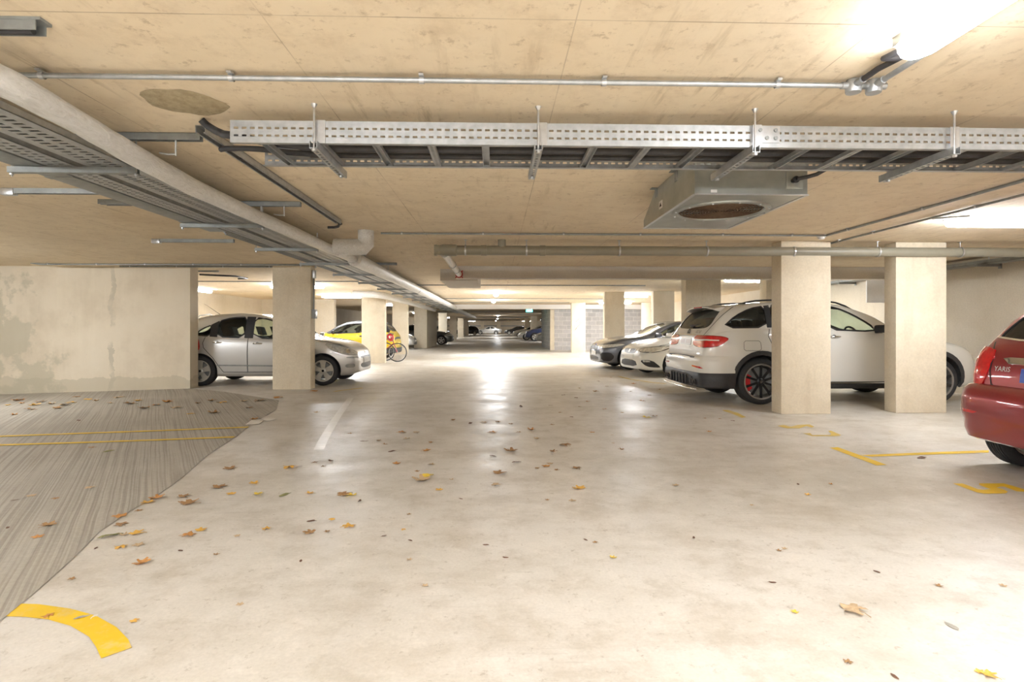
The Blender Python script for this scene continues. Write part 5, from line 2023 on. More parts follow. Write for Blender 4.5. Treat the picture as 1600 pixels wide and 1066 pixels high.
    c.panel('lower_grille', [(-.42, .34), (.42, .34), (.48, .46), (-.48, .46)], 0, 'grille', .004, mirror=False, h=.05)
    add_plate(c, True, .51, 'plate_w')
    c.panel('badge', [(-.07, .655), (0, .685), (.07, .655), (.07, .672), (0, .702), (-.07, .672)], 0, 'chrome', .012, mirror=False, rnd=0)
    c.panel('badge', [(-.07, .63), (0, .66), (.07, .63), (.07, .647), (0, .677), (-.07, .647)], 0, 'chrome', .012, mirror=False, rnd=0) if False else None
    c.seam('bonnet_seam', [(2.28, .985), (2.6, .925), (2.85, .865), (3.02, .79)], -90, .008)
    c.mirror(1.98, .98, 'p_silver')
    c.panel('tail_light', [(-.06, .70), (.02, .78), (-.02, 1.0), (-.12, 1.05), (-.2, .9)], -90, 'redlens', .005)
    MB().tube([(.05, 0, 1.49), (-.22, 0, 1.67), (-.34, 0, 1.75)], [.006, .003, .002], 6).build('aerial', M['black'], c.root)
    return c


# ---- white SUV ----------------------------------------------------------------
def build_suv():
    sp = dict(W=.945, wb=2.873, wr=.365, rim=.277, tw=.27, paint='p_white', wheel='multi', alloy='dalloy', lip='midalloy', arch=.045, inset=.012, tumble=.30, caliper=True,
              top=[(-.93, .66), (-.915, .78), (-.885, .93), (-.855, 1.07), (-.80, 1.17), (-.68, 1.34), (-.54, 1.49), (-.42, 1.575), (-.2, 1.615), (.3, 1.645), (.9, 1.65), (1.35, 1.61), (1.75, 1.49), (2.2, 1.27), (2.5, 1.13), (2.75, 1.08), (3.1, 1.02), (3.45, .94), (3.64, .84), (3.72, .74), (3.75, .62)],
              belt=[(-.93, .6), (-.9, .86), (-.84, 1.02), (-.7, 1.13), (-.4, 1.185), (.2, 1.195), (1.0, 1.17), (1.9, 1.12), (2.5, 1.04), (3.1, .95), (3.5, .83), (3.75, .58)],
              bot=[(-.93, .36), (-.7, .28), (0, .24), (2.8, .24), (3.3, .24), (3.75, .30)],
              plan=(.8, .58, .42, .80),
              windows=[dict(poly=[(-.60, 1.225), (.13, 1.235), (.11, 1.555), (-.12, 1.515), (-.38, 1.395)], rnd=1, glass='tint', trim='black'), dict(poly=[(.18, 1.235), (.96, 1.205), (.95, 1.58), (.5, 1.588), (.17, 1.56)], rnd=1, glass='tint'), dict(poly=[(1.06, 1.20), (1.90, 1.165), (1.80, 1.265), (1.55, 1.42), (1.32, 1.525), (1.05, 1.575)], rnd=1, glass='glass')],
              windscreen=dict(poly=[(.74, 1.15), (.62, 1.47), (.36, 1.53), (0, 1.545)], x0=1.2, x1=3.4),
              rearwin=dict(poly=[(.50, 1.20), (.66, 1.235), (.70, 1.30), (.63, 1.51), (.3, 1.525), (0, 1.53)], x0=-1.3, x1=-.1, glass='tint2'),
              seats=[(.35, (-.42, 0, .42)), (1.25, (-.42, .42))], seat_z=1.14, dash=(2.0, 1.08))
    c = Car(sp, 'white_suv', 'white SUV with black wheels parked behind the two front columns', (4.175, 9.60, 0), R(1.0))
    c.body()
    c.wheels()
    c.interior()
    r = c.root
    # tail lamps: one lens wraps the corner (45 degree view, h = (x+... )/sqrt2)
    c.panel('tail_light', [(-1.215, .93), (-1.10, .875), (-.92, .88), (-.72, .955), (-.585, 1.03), (-.63, 1.075), (-.90, 1.085), (-1.20, 1.085)], -135 + 90 if False else -135, 'redlens', .008, h=.03, mirror=True) if False else None
    tl = [(-.50, .945), (-.40, .885), (-.20, .868), (.02, .905), (.19, .99), (.14, 1.055), (-.10, 1.078), (-.49, 1.078)]
    SH = -1.31 * 0
    lens = c.panel('tail_light', [(-(1.16) * 0 + h_, z_) for h_, z_ in [(.10 + .0, .0)]], -135, 'redlens') if False else None
    # measured straight on from behind and from the side, joined at the corner
    rear = [(-.42, .945), (-.5, .89), (-.72, .868), (-.93, .875), (-.93, 1.08), (-.42, 1.08)]
    side = [(-.93, .875), (-.68, .905), (-.50, .98), (-.46, 1.03), (-.55, 1.068), (-.93, 1.08)]
    # corner view: unit direction (-1,-1); axis h = (1,-1)/sqrt2 -> h=(x - y)/sqrt2 with y negative on this side
    def corner(pts):
        return pts
    k2 = math.sqrt(.5)
    def hv(x, y):
        a = R(-135)
        return -math.sin(a) * x + math.cos(a) * y
    # points on the body: (x, y, z)
    P3 = [(-.905, -.38, .955), (-.905, -.48, .92), (-.88, -.72, .905), (-.72, -.91, .92), (-.62, -.93, .965), (-.52, -.93, 1.035), (-.58, -.92, 1.062), (-.66, -.90, 1.078), (-.85, -.72, 1.085), (-.875, -.40, 1.085)]
    lens = c.panel('tail_light', [(hv(x, y), z) for x, y, z in P3], -135, 'redlens', .010, h=.03, rnd=1)
    c.panel('tail_light_edge', [(hv(x, y), z + (.012 if z > 1 else -.012)) for x, y, z in P3], -135, 'dredlens', .005, h=.03, rnd=1)
    c.panel('light_bar', [(hv(x, y), z) for x, y, z in [(-.90, -.44, 1.0), (-.90, -.44, 1.02), (-.80, -.78, 1.03), (-.66, -.90, 1.025), (-.66, -.90, 1.008), (-.80, -.78, 1.01)]], -135, 'plate_w', .014, h=.03, rnd=0)
    # tailgate
    c.seam('tailgate_seam', [(.93 - .015, .80), (.90, .9)], 180, .006) if False else None
    c.seam('tailgate_seam', [(hv(x, y), z) for x, y, z in [(-.86, -.70, 1.09), (-.80, -.74, 1.17), (-.62, -.76, 1.34), (-.42, -.74, 1.50), (-.30, -.70, 1.575)]], -135, .010)
    c.panel('chrome_strip', [(-.40, 1.085), (.40, 1.085), (.40, 1.105), (-.40, 1.105)], 180, 'chrome', .012, mirror=False, rnd=0)
    pl = add_plate(c, False, .985, 'plate_w')
    for i, y in enumerate((-.19, -.12, -.05, .06, .13, .2)):
        q = c.panel('plate_character', [(y - .02, .95), (y + .02, .95), (y + .02, 1.02), (y - .02, 1.02)], 180, 'boxgrey' if False else 'plate_mark', .0125, mirror=False, rnd=0, parent=pl, rim=.004)
    c.panel('plate_recess', [(-.36, .89), (.36, .89), (.39, 1.075), (-.39, 1.075)], 180, 'p_white', .004, mirror=False, rnd=1)
    c.panel('load_sill', [(-.60, .715), (.60, .715), (.62, .755), (-.62, .755)], 180, 'plastic', .05, mirror=False, rnd=1, rim=.03)
    c.strip('rear_bumper', -.43, None, [(.0, .77), (.025, .74), (.04, .66), (.04, .55), (.03, .50)], 'p_white')
    c.strip('rear_valance', -.43, None, [(.028, .50), (.046, .47), (.05, .38), (.035, .28), (.0, .255)], 'plastic')
    c.panel('diffuser', [(-.55, .26), (.55, .26), (.58, .47), (-.58, .47)], 180, 'grille', .055, mirror=False, rnd=1)
    for y in (-.36, -.22, -.07, .07, .22, .36):
        MB().box(-1.02, -.96, y - .012, y + .012, .28, .44).build('diffuser_fin', M['plastic'], r)
    MB().tube([(-1.0, -.78, .235), (-1.02, -.4, .225), (-1.02, .4, .225), (-1.0, .78, .235)], .014, 8).build('chrome_lip', M['chrome'], r, smooth=60)
    for y in (-.70, -.58, .58, .70):
        MB().lathe([(.045, -.02), (.05, 0), (.045, .005), (.038, 0), (.036, -.08)], (-1.0, y, .345), (-1, 0, 0), 18).build('exhaust_tip', M['chrome'] if False else M['galloy'], r, smooth=40)
    c.panel('reflector', [(hv(x, y), z) for x, y, z in [(-.93, -.56, .585), (-.93, -.56, .605), (-.86, -.76, .60), (-.84, -.80, .575), (-.86, -.76, .57)]], -135, 'redlens', .048, h=.03, rnd=0, rim=.05)
    # spoiler, wiper, brake light, rails, aerial
    b = MB()
    n = 10
    vs, fs = [], []
    for i in range(n + 1):
        y = -.62 + 1.24 * i / n
        e = 1 - abs(y / .66) ** 4 * .5
        for x, z in ((-.28, 1.612), (-.50, 1.60), (-.66 * (.9 + .1 * e), 1.575), (-.665 * (.9 + .1 * e), 1.555), (-.56, 1.535), (-.40, 1.53)):
            vs.append((x, y, z - .05 * abs(y / .62) ** 2.5))
    k = 6
    for i in range(n):
        for j in range(k):
            fs.append((i * k + j, (i + 1) * k + j, (i + 1) * k + (j + 1) % k, i * k + (j + 1) % k))
    fs += [tuple(range(k)), tuple(n * k + j for j in reversed(range(k)))]
    b.add(vs, fs)
    o = b.build('roof_spoiler', M['p_white'], r, smooth=50)
    fixn(o)
    MB().box(-.672, -.655, -.17, .17, 1.556, 1.574).build('brake_light', M['redlens'], o)
    p0 = c.hit(.05, 1.22, R(180))[0]
    b = MB()
    pts_ = [c.hit(-y, z, R(180))[0] + Vector((-.02, 0, .012)) for y, z in ((.0, 1.235), (-.15, 1.245), (-.34, 1.27))]
    b.tube(pts_, [.016, .011, .007], 8).cyl(pts_[0] + Vector((.04, 0, 0)), pts_[0] + Vector((-.012, 0, 0)), .024, 10)
    b.build('rear_wiper', M['plastic'], r, smooth=40)
    for sg in (-1, 1):
        P = []
        for i in range(13):
            x = -.30 + 2.0 * i / 12
            zt_ = c.top(x)
            P.append((x, sg * .66, zt_ - .028 + .05 * min(1, min(i, 12 - i) / 1.5)))
        MB().tube(P, .014, 8).build('roof_rail', M['black'], r, smooth=60)
    MB().lathe([(.055, 0), (.047, 0), (.047, .006), (.055, .006), (.055, 0)], c.hit(0, 1.145, R(180))[0] + Vector((-.004, 0, 0)), (-1, 0, .35), 24).bar(c.hit(0, 1.145, R(180))[0] + Vector((-.008, 0, 0)), c.hit(0, 1.145, R(180))[0] + Vector((-.008 + .018, 0, .048)), .012, .004).bar(c.hit(0, 1.145, R(180))[0] + Vector((-.008, 0, 0)), c.hit(0, 1.145, R(180))[0] + Vector((-.016, .04, -.022)), .012, .004).bar(c.hit(0, 1.145, R(180))[0] + Vector((-.008, 0, 0)), c.hit(0, 1.145, R(180))[0] + Vector((-.016, -.04, -.022)), .012, .004).build('star_badge', M['black'], r)
    c.text('model_badge', 'GLC 63', .33, 1.125, .066, 180, 'black', .014)
    # sides
    for wx in (0, 2.873):
        ra, rb = .365 + .045, .365 + .115
        z0 = .375
        pol = [(wx + rb * math.cos(a), z0 + rb * math.sin(a)) for a in [R(-14) + R(208) * k / 20 for k in range(21)]] + [(wx + ra * math.cos(a), z0 + ra * math.sin(a)) for a in [R(194) - R(208) * k / 20 for k in range(21)]]
        c.panel('wheel_arch_trim', pol, -90, 'plastic', .014, rnd=0, h=.05, rim=.03)
    fd = c.panel('door', [(1.02, .44), (1.02, 1.17), (2.16, 1.11), (2.2, .95), (2.16, .44)], -90, 'p_white', .003, rnd=0)
    rd = c.panel('door', [(.99, .44), (.99, 1.175), (.10, 1.2), (.13, 1.0), (.42, .70), (.52, .44)], -90, 'p_white', .003, rnd=0)
    c.seam('door_seam', [(1.005, .43), (1.005, 1.18)], -90, .010, parent=rd, off=.0045)
    c.seam('door_seam', [(.14, 1.2), (.11, 1.08), (.16, .96), (.32, .78), (.42, .67), (.5, .45)], -90, .010, parent=rd, off=.0045)
    c.seam('door_seam', [(2.18, .44), (2.21, .95), (2.16, 1.12)], -90, .010, parent=fd, off=.0045)
    c.panel('sill_trim', [(.42, .25), (.42, .36), (2.42, .36), (2.42, .25)], -90, 'plastic', .012, rnd=0)
    c.panel('sill_strip', [(.45, .335), (.45, .352), (2.4, .352), (2.4, .335)], -90, 'chrome', .016, rnd=0)
    c.handle(1.18, 1.075, 'chrome', .22)
    c.handle(.30, 1.09, 'chrome', .22)
    fl = [(-.42, .845), (-.20, .845), (-.17, .87), (-.17, .98), (-.20, 1.005), (-.42, 1.005), (-.45, .98), (-.45, .87)]
    fl = [(-.26, .855), (-.04, .855), (-.01, .88), (-.02, .985), (-.05, 1.01), (-.26, 1.01), (-.29, .985), (-.29, .88)]
    c.seam('fuel_flap_seam', fl + [fl[0]], -90, .006, mirror=False)
    c.panel('pillar_trim', [(.11, 1.22), (.20, 1.22), (.19, 1.58), (.10, 1.57)], -90, 'black', .0025, rnd=0)
    c.panel('pillar_trim', [(.94, 1.19), (1.08, 1.19), (1.07, 1.59), (.93, 1.60)], -90, 'black', .0025, rnd=0)
    c.mirror(1.90, 1.14, 'plastic')
    c.panel('headlight', [(3.10, .93), (3.30, .87), (3.42, .79), (3.36, .735), (3.16, .79)], -60, 'clearlens', .006, h=.03)
    c.panel('front_grille', [(-.45, .50), (.45, .50), (.52, .80), (-.52, .80)], 0, 'grille', .006, mirror=False)
    return c


# ---- red hatchback ----------------------------------------------------------------
def build_red():
    sp = dict(W=.845, rx=-.13, wb=2.51, wr=.298, rim=.20, tw=.19, paint='p_red', wheel='five', alloy='alloy', arch=.055, inset=.045, tumble=.36,
              top=[(-.585, .66), (-.575, .80), (-.55, .93), (-.50, 1.06), (-.44, 1.125), (-.30, 1.25), (-.12, 1.40), (.05, 1.47), (.4, 1.51), (.9, 1.515), (1.35, 1.45), (1.8, 1.25), (2.2, 1.04), (2.5, .96), (2.9, .88), (3.15, .74), (3.26, .62), (3.30, .52)],
              belt=[(-.585, .62), (-.56, .82), (-.5, .96), (-.3, 1.03), (.3, 1.02), (1.2, .98), (2.0, .94), (2.6, .86), (3.1, .68), (3.30, .48)],
              bot=[(-.585, .30), (-.4, .25), (0, .20), (2.5, .2), (3.30, .26)],
              plan=(.8, .55, .50, .72),
              windows=[dict(poly=[(.05, 1.10), (.30, 1.08), (.30, 1.34), (.12, 1.22)], rnd=1), dict(poly=[(.40, 1.07), (.95, 1.05), (.95, 1.40), (.6, 1.40), (.40, 1.36)], rnd=1), dict(poly=[(1.05, 1.04), (1.95, 1.0), (1.6, 1.24), (1.3, 1.36), (1.05, 1.39)], rnd=1)],
              windscreen=dict(poly=[(.66, 1.04), (.56, 1.33), (.0, 1.40)], x0=1.1, x1=3.0),
              rearwin=dict(poly=[(.60, 1.115), (.66, 1.16), (.60, 1.34), (.45, 1.40), (.0, 1.42)], x0=-1.2, x1=.25, glass='tint2'),
              seats=[(.45, (-.38, .38)), (1.25, (-.38, .38))], seat_z=.98, dash=(1.95, .93))
    c = Car(sp, 'red_hatchback', 'dark red hatchback whose rear corner enters the picture', (4.79, 4.09, 0), R(0))
    c.body()
    c.wheels()
    c.interior()
    r = c.root

    def hv(x, y):
        a = R(-135)
        return -math.sin(a) * x + math.cos(a) * y
    # rear bumper bulging past the lamps
    c.strip('rear_bumper', .32, None, [(.0, .735), (.035, .725), (.075, .68), (.095, .60), (.092, .47), (.075, .42), (.07, .34), (.045, .27), (.0, .25)], 'p_red')
    P3 = [(-.545, -.555, 1.02), (-.50, -.66, 1.045), (-.42, -.71, 1.045), (-.38, -.745, .99), (-.42, -.745, .90), (-.45, -.73, .80), (-.47, -.70, .71), (-.53, -.58, .70), (-.555, -.555, .80)]
    c.panel('tail_light', [(hv(x, y), z) for x, y, z in P3], -135, 'redlens', .016, h=.03, rnd=1, rim=.03)
    P4 = [(-.33, -.765, .96), (-.26, -.80, .90), (-.27, -.80, .78), (-.36, -.77, .70), (-.47, -.70, .72), (-.43, -.755, .80), (-.38, -.775, .90)]
    c.panel('side_reflection', [(hv(x, y), z) for x, y, z in P4], -135, 'clearlens', .010, h=.03, rnd=1, rim=.02)  # pale panel stands for the wall's reflection on the quarter panel
    c.panel('tailgate', [(-.56, .70), (.56, .70), (.60, .78), (.56, 1.03), (.58, 1.08), (-.58, 1.08), (-.56, 1.03), (-.60, .78)], 180, 'p_red', .008, mirror=False, rnd=1, h=.04)
    ln = [(-.62, 1.09), (-.55, 1.0), (-.545, .84), (-.52, .74), (-.44, .70), (.44, .70), (.52, .74), (.545, .84), (.55, 1.0), (.62, 1.09)]
    c.seam('tailgate_seam', ln, 180, .012, mirror=False, off=.0105)
    c.seam('glass_edge', [(-.66, 1.135), (-.4, 1.112), (0, 1.105), (.4, 1.112), (.66, 1.135)], 180, .014, 'chrome', mirror=False, off=.006)
    c.panel('chrome_handle', [(-.42, .955), (-.36, .915), (.36, .915), (.42, .955), (.36, .965), (-.36, .965)], 180, 'chrome', .034, mirror=False, rnd=0, h=.05, rim=.03)
    add_plate(c, False, .83, 'plate_y')
    # axis h = -y for the rear view: the left side of the car is at negative h
    c.panel('plate_flag', [(-.262, .775), (-.215, .775), (-.215, .885), (-.262, .885)], 180, 'blue', .0135, mirror=False, rnd=0)
    c.text('model_badge', 'YARIS', -.50, .852, .058, 180, 'badge', .018)
    c.panel('reflector', [(hv(x, y), z) for x, y, z in [(-.58, -.52, .50), (-.50, -.68, .515), (-.40, -.76, .525), (-.48, -.70, .49), (-.56, -.56, .482)]], -135, 'redlens', .097, h=.03, rnd=0, rim=.03)
    c.handle(.5, .9, 'p_red')
    return c


# ---- white sporty hatchback, nose to the aisle ---------------------------------------
def build_leon():
    sp = dict(W=.905, wb=2.636, wr=.318, rim=.225, paint='p_white2', wheel='twin', alloy='alloy', arch=.05, inset=.02, tumble=.36,
              top=[(-.78, .62), (-.76, .8), (-.70, .98), (-.55, 1.10), (-.2, 1.33), (.2, 1.43), (.8, 1.46), (1.2, 1.42), (1.6, 1.28), (2.05, 1.05), (2.25, .985), (2.6, .945), (3.0, .87), (3.3, .77), (3.44, .68), (3.49, .56)],
              belt=[(-.78, .58), (-.7, .88), (-.5, .98), (.2, .97), (1.2, .93), (2.0, .905), (2.5, .86), (2.95, .77), (3.3, .66), (3.49, .5)],
              bot=[(-.78, .3), (-.4, .2), (0, .17), (2.5, .165), (3.2, .165), (3.49, .20)],
              plan=(.85, .55, .6, .72),
              windows=[dict(poly=[(.0, 1.03), (.9, 1.0), (.9, 1.34), (.3, 1.33), (.05, 1.2)], rnd=1, glass='tint'), dict(poly=[(1.0, .99), (1.9, .95), (1.55, 1.18), (1.25, 1.31), (1.0, 1.345)], rnd=1)],
              windscreen=dict(poly=[(.70, 1.02), (.56, 1.30), (.0, 1.36)], x0=1.1, x1=3.0),
              rearwin=dict(poly=[(.60, 1.05), (.5, 1.30), (0, 1.36)], x0=-1.2, x1=.3),
              seats=[(1.15, (-.38, .38))], seat_z=.94, dash=(1.95, .90))
    f = D(967, 14.4)
    c = Car(sp, 'white_hatchback', 'white sporty hatchback nosing out beside the white SUV', (6.83, 14.71, 0), PI + R(10))
    c.body()
    c.wheels()
    c.interior()
    v = R(-45)
    hv = lambda x, y: -math.sin(v) * x + math.cos(v) * y
    P = [(3.33, -.42, .70), (3.36, -.42, .635), (3.20, -.68, .615), (2.98, -.80, .66), (2.78, -.86, .735), (2.80, -.84, .77), (3.08, -.74, .75)]
    c.panel('headlight', [(hv(x, y), z) for x, y, z in P], -45, 'clearlens', .008, h=.03, rnd=1)
    P2 = [(3.34, -.40, .712), (3.38, -.40, .625), (3.20, -.69, .600), (2.96, -.82, .645), (2.73, -.87, .735), (2.76, -.85, .785), (3.08, -.74, .765)]
    c.panel('headlight_surround', [(hv(x, y), z) for x, y, z in P2], -45, 'grille', .004, h=.03, rnd=1)
    c.panel('daylight_strip', [(hv(x, y), z) for x, y, z in [(3.22, -.66, .625), (3.20, -.68, .612), (2.98, -.80, .655), (2.80, -.86, .74), (2.82, -.85, .752), (3.0, -.79, .672)]], -45, 'plate_w', .012, h=.03, rnd=0)
    c.panel('grille', [(-.36, .63), (-.28, .575), (.28, .575), (.36, .63), (.34, .685), (-.34, .685)], 0, 'grille', .006, mirror=False, rnd=1, h=.04)
    c.panel('badge', [(-.05, .60), (.05, .60), (.05, .62), (-.02, .625), (-.02, .632), (.05, .64), (.05, .665), (-.05, .665), (-.05, .648), (.02, .642), (.02, .635), (-.05, .63)], 0, 'chrome', .018, mirror=False, rnd=0)
    add_plate(c, True, .50, 'plate_w')
    c.panel('lower_grille', [(-.50, .26), (.50, .26), (.40, .42), (-.40, .42)], 0, 'grille', .006, mirror=False, rnd=1, h=.05)
    c.panel('bumper_vent', [(hv(x, y), z) for x, y, z in [(3.40, -.52, .43), (3.18, -.74, .435), (3.02, -.84, .26), (3.10, -.80, .25), (3.28, -.66, .27)]], -45, 'grille', .006, h=.03, rnd=1)
    c.panel('fog_light', [(hv(x, y), z) for x, y, z in [(3.34, -.58, .425), (3.22, -.70, .425), (3.20, -.71, .385), (3.32, -.60, .38)]], -45, 'clearlens', .010, h=.03, rnd=0)
    c.seam('bonnet_seam', [(2.1, .93), (2.6, .865), (3.0, .785), (3.3, .70)], -90, .008)
    c.seam('door_seam', [(2.0, .25), (2.05, .8), (1.98, .93)], -90, .008)
    c.mirror(1.85, .94, 'p_white2')
    c.panel('pillar_trim', [(.905, 1.0), (.995, 1.0), (.995, 1.34), (.905, 1.345)], -90, 'black', .0025, rnd=0)
    return c


# ---- dark saloon -----------------------------------------------------------------
def build_saloon():
    sp = dict(W=.912, wb=2.81, wr=.33, rim=.24, paint='p_grey', wheel='twin', alloy='galloy', arch=.05, inset=.015, tumble=.38,
              top=[(-1.05, .70), (-1.02, .88), (-.9, 1.0), (-.5, 1.06), (-.2, 1.13), (.3, 1.35), (.8, 1.43), (1.3, 1.41), (1.75, 1.26), (2.25, 1.04), (2.5, .985), (2.9, .945), (3.25, .88), (3.5, .78), (3.60, .70), (3.65, .58)],
              belt=[(-1.05, .66), (-.95, .9), (-.4, .98), (.3, .96), (1.2, .93), (2.2, .91), (2.8, .87), (3.25, .79), (3.5, .68), (3.65, .52)],
              bot=[(-1.05, .34), (-.6, .24), (0, .18), (2.7, .17), (3.3, .17), (3.65, .20)],
              plan=(.85, .58, .7, .75),
              windows=[dict(poly=[(.0, 1.03), (.95, 1.0), (.95, 1.33), (.6, 1.33), (.2, 1.2)], rnd=1, glass='tint'), dict(poly=[(1.05, .99), (2.05, .96), (1.65, 1.19), (1.35, 1.30), (1.05, 1.33)], rnd=1)],
              windscreen=dict(poly=[(.72, 1.025), (.56, 1.30), (.0, 1.36)], x0=1.2, x1=3.2),
              rearwin=dict(poly=[(.6, 1.10), (.5, 1.30), (0, 1.34)], x0=-.6, x1=.6),
              seats=[(1.25, (-.38, .38))], seat_z=.93, dash=(2.1, .90))
    c = Car(sp, 'dark_saloon', 'dark slate grey saloon behind the white sporty hatchback', (6.62, 17.05, 0), PI + R(4))
    c.body()
    c.wheels()
    c.interior()
    v = R(-45)
    hv = lambda x, y: -math.sin(v) * x + math.cos(v) * y
    P = [(3.52, -.36, .70), (3.54, -.36, .635), (3.38, -.62, .625), (3.10, -.80, .67), (2.92, -.87, .735), (3.02, -.82, .755), (3.30, -.64, .725)]
    c.panel('headlight', [(hv(x, y), z) for x, y, z in P], -45, 'clearlens', .008, h=.03, rnd=1)
    c.panel('headlight_surround', [(hv(x, y), z + (.012 if z > .69 else -.012)) for x, y, z in P], -45, 'black', .004, h=.03, rnd=1)
    for sg in (0, 1):
        q = [(.03, .58), (.29, .58), (.32, .63), (.27, .69), (.06, .69), (.02, .63)]
        if sg:
            q = [(-y, z) for y, z in q]
        c.panel('grille', q, 0, 'grille', .010, mirror=False, rnd=1, h=.04)
        c.panel('grille_frame', [(y * 1.06 - (.006 if y > 0 else -.006), .635 + (z - .635) * 1.22) for y, z in q], 0, 'chrome', .006, mirror=False, rnd=1, h=.04)
    add_plate(c, True, .47, 'plate_w')
    c.panel('lower_grille', [(-.52, .24), (.52, .24), (.50, .38), (-.50, .38)], 0, 'grille', .006, mirror=False, rnd=1, h=.05)
    c.panel('bumper_vent', [(hv(x, y), z) for x, y, z in [(3.50, -.50, .49), (3.28, -.74, .50), (3.20, -.80, .38), (3.30, -.74, .24), (3.46, -.54, .26)]], -45, 'grille', .006, h=.03, rnd=1)
    p = c.hit(0, .715, 0)[0] or Vector((3.58, 0, .715))
    MB().lathe([(0, .006), (.036, .005), (.041, 0)], p, (.8, 0, .6), 20).build('badge', M['blue'], c.root)
    c.seam('bonnet_seam', [(2.3, .92), (2.8, .875), (3.2, .80), (3.45, .72)], -90, .008)
    c.mirror(2.0, .95, 'p_grey')
    c.panel('pillar_trim', [(.955, 1.0), (1.045, 1.0), (1.045, 1.33), (.955, 1.335)], -90, 'black', .0025, rnd=0)
    return c


# ---- yellow small car ----------------------------------------------------------------
def build_yellow():
    sp = dict(W=.86, black_above=True, wb=2.31, wr=.31, rim=.22, paint='p_yellow', wheel='ten', alloy='galloy', arch=.05, inset=.02, tumble=.36,
              top=[(-.64, .62), (-.625, .78), (-.58, .93), (-.50, 1.05), (-.34, 1.25), (-.14, 1.40), (.2, 1.46), (.7, 1.48), (1.1, 1.45), (1.5, 1.30), (1.9, 1.08), (2.1, .99), (2.4, .93), (2.7, .85), (2.92, .74), (3.02, .64), (3.05, .52)],
              belt=[(-.64, .58), (-.58, .85), (-.45, 1.0), (0, 1.03), (.6, 1.0), (1.2, .98), (1.9, .95), (2.4, .87), (2.8, .74), (3.05, .48)],
              bot=[(-.64, .32), (-.4, .24), (0, .19), (2.3, .19), (3.05, .26)],
              plan=(.8, .55, .55, .70),
              windows=[dict(poly=[(-.16, 1.10), (.32, 1.05), (.32, 1.37), (.1, 1.34)], rnd=1, glass='tint2'), dict(poly=[(.42, 1.045), (1.62, 1.0), (1.75, 1.06), (1.45, 1.23), (1.1, 1.36), (.42, 1.385)], rnd=1)],
              windscreen=dict(poly=[(.66, 1.03), (.54, 1.32), (.0, 1.38)], x0=1.0, x1=2.8),
              rearwin=dict(poly=[(.56, 1.07), (.48, 1.32), (.0, 1.37)], x0=-1.2, x1=.1, glass='tint2'),
              seats=[(.95, (-.36, .36))], seat_z=.98, dash=(1.75, .94))
    c = Car(sp, 'yellow_small_car', 'bright yellow small car with a black roof behind the parked bicycles', (-4.42, 21.75, 0), PI)
    # heading away from the aisle: nose to the bay wall
    c.root.rotation_euler = (0, 0, PI)
    c.body()
    c.wheels()
    c.interior()
    # black roof skin
    c2 = [(-.10, 1.405), (.42, 1.40), (1.1, 1.375), (1.3, 1.31), (1.3, 1.40), (1.0, 1.47), (.4, 1.475), (0, 1.44)]
    b = MB()
    vs, fs = [], []
    nx, ny = 16, 12
    for i in range(nx + 1):
        x = -.18 + 1.42 * i / nx
        for j in range(ny + 1):
            y = -.52 + 1.04 * j / ny
            loc, nor, _, _ = c.bvh.ray_cast(Vector((x, y, 3)), Vector((0, 0, -1)))
            vs.append(loc + nor * .004)
    for i in range(nx):
        for j in range(ny):
            a = i * (ny + 1) + j
            fs.append((a, a + ny + 1, a + ny + 2, a + 1))
    b.add(vs, fs)
    b.build('black_roof', M['plastic'], c.root, smooth=60)
    v = R(-135)
    hv = lambda x, y: -math.sin(v) * x + math.cos(v) * y
    cc = (hv(-.42, -.72), .86)
    ring = [(cc[0] + .125 * math.cos(2 * PI * k / 14), cc[1] + .145 * math.sin(2 * PI * k / 14)) for k in range(14)]
    c.panel('tail_light_surround', [(cc[0] + (x - cc[0]) * 1.18, cc[1] + (y - cc[1]) * 1.18) for x, y in ring], -135, 'dsteel', .005, h=.04, rnd=0)
    c.panel('tail_light', ring, -135, 'redlens', .010, h=.04, rnd=0)
    c.panel('reverse_lamp', [(cc[0] + .02, cc[1] - .05), (cc[0] + .08, cc[1] - .04), (cc[0] + .08, cc[1] + .05), (cc[0] + .02, cc[1] + .06)], -135, 'plate_w', .014, h=.04, rnd=1)
    c.strip('rear_valance', .30, None, [(.0, .46), (.02, .44), (.025, .34), (.0, .26)], 'plastic')
    add_plate(c, False, .60, 'plate_y')
    c.handle(.75, .92, 'p_yellow')
    c.seam('door_seam', [(1.7, .3), (1.75, .8), (1.66, .99)], -90, .008)
    c.seam('door_seam', [(.40, .3), (.38, 1.03)], -90, .008)
    c.panel('body_decal', [(.28, .82), (.36, .86), (.40, .80), (.44, .90), (.38, .96), (.30, .92), (.24, .98), (.22, .9)], -90, 'p_black', .003, rnd=0)
    c.panel('pillar_trim', [(.325, 1.05), (.415, 1.045), (.415, 1.38), (.325, 1.37)], -90, 'black', .0025, rnd=0)
    c.mirror(1.62, .99, 'p_black')
    return c


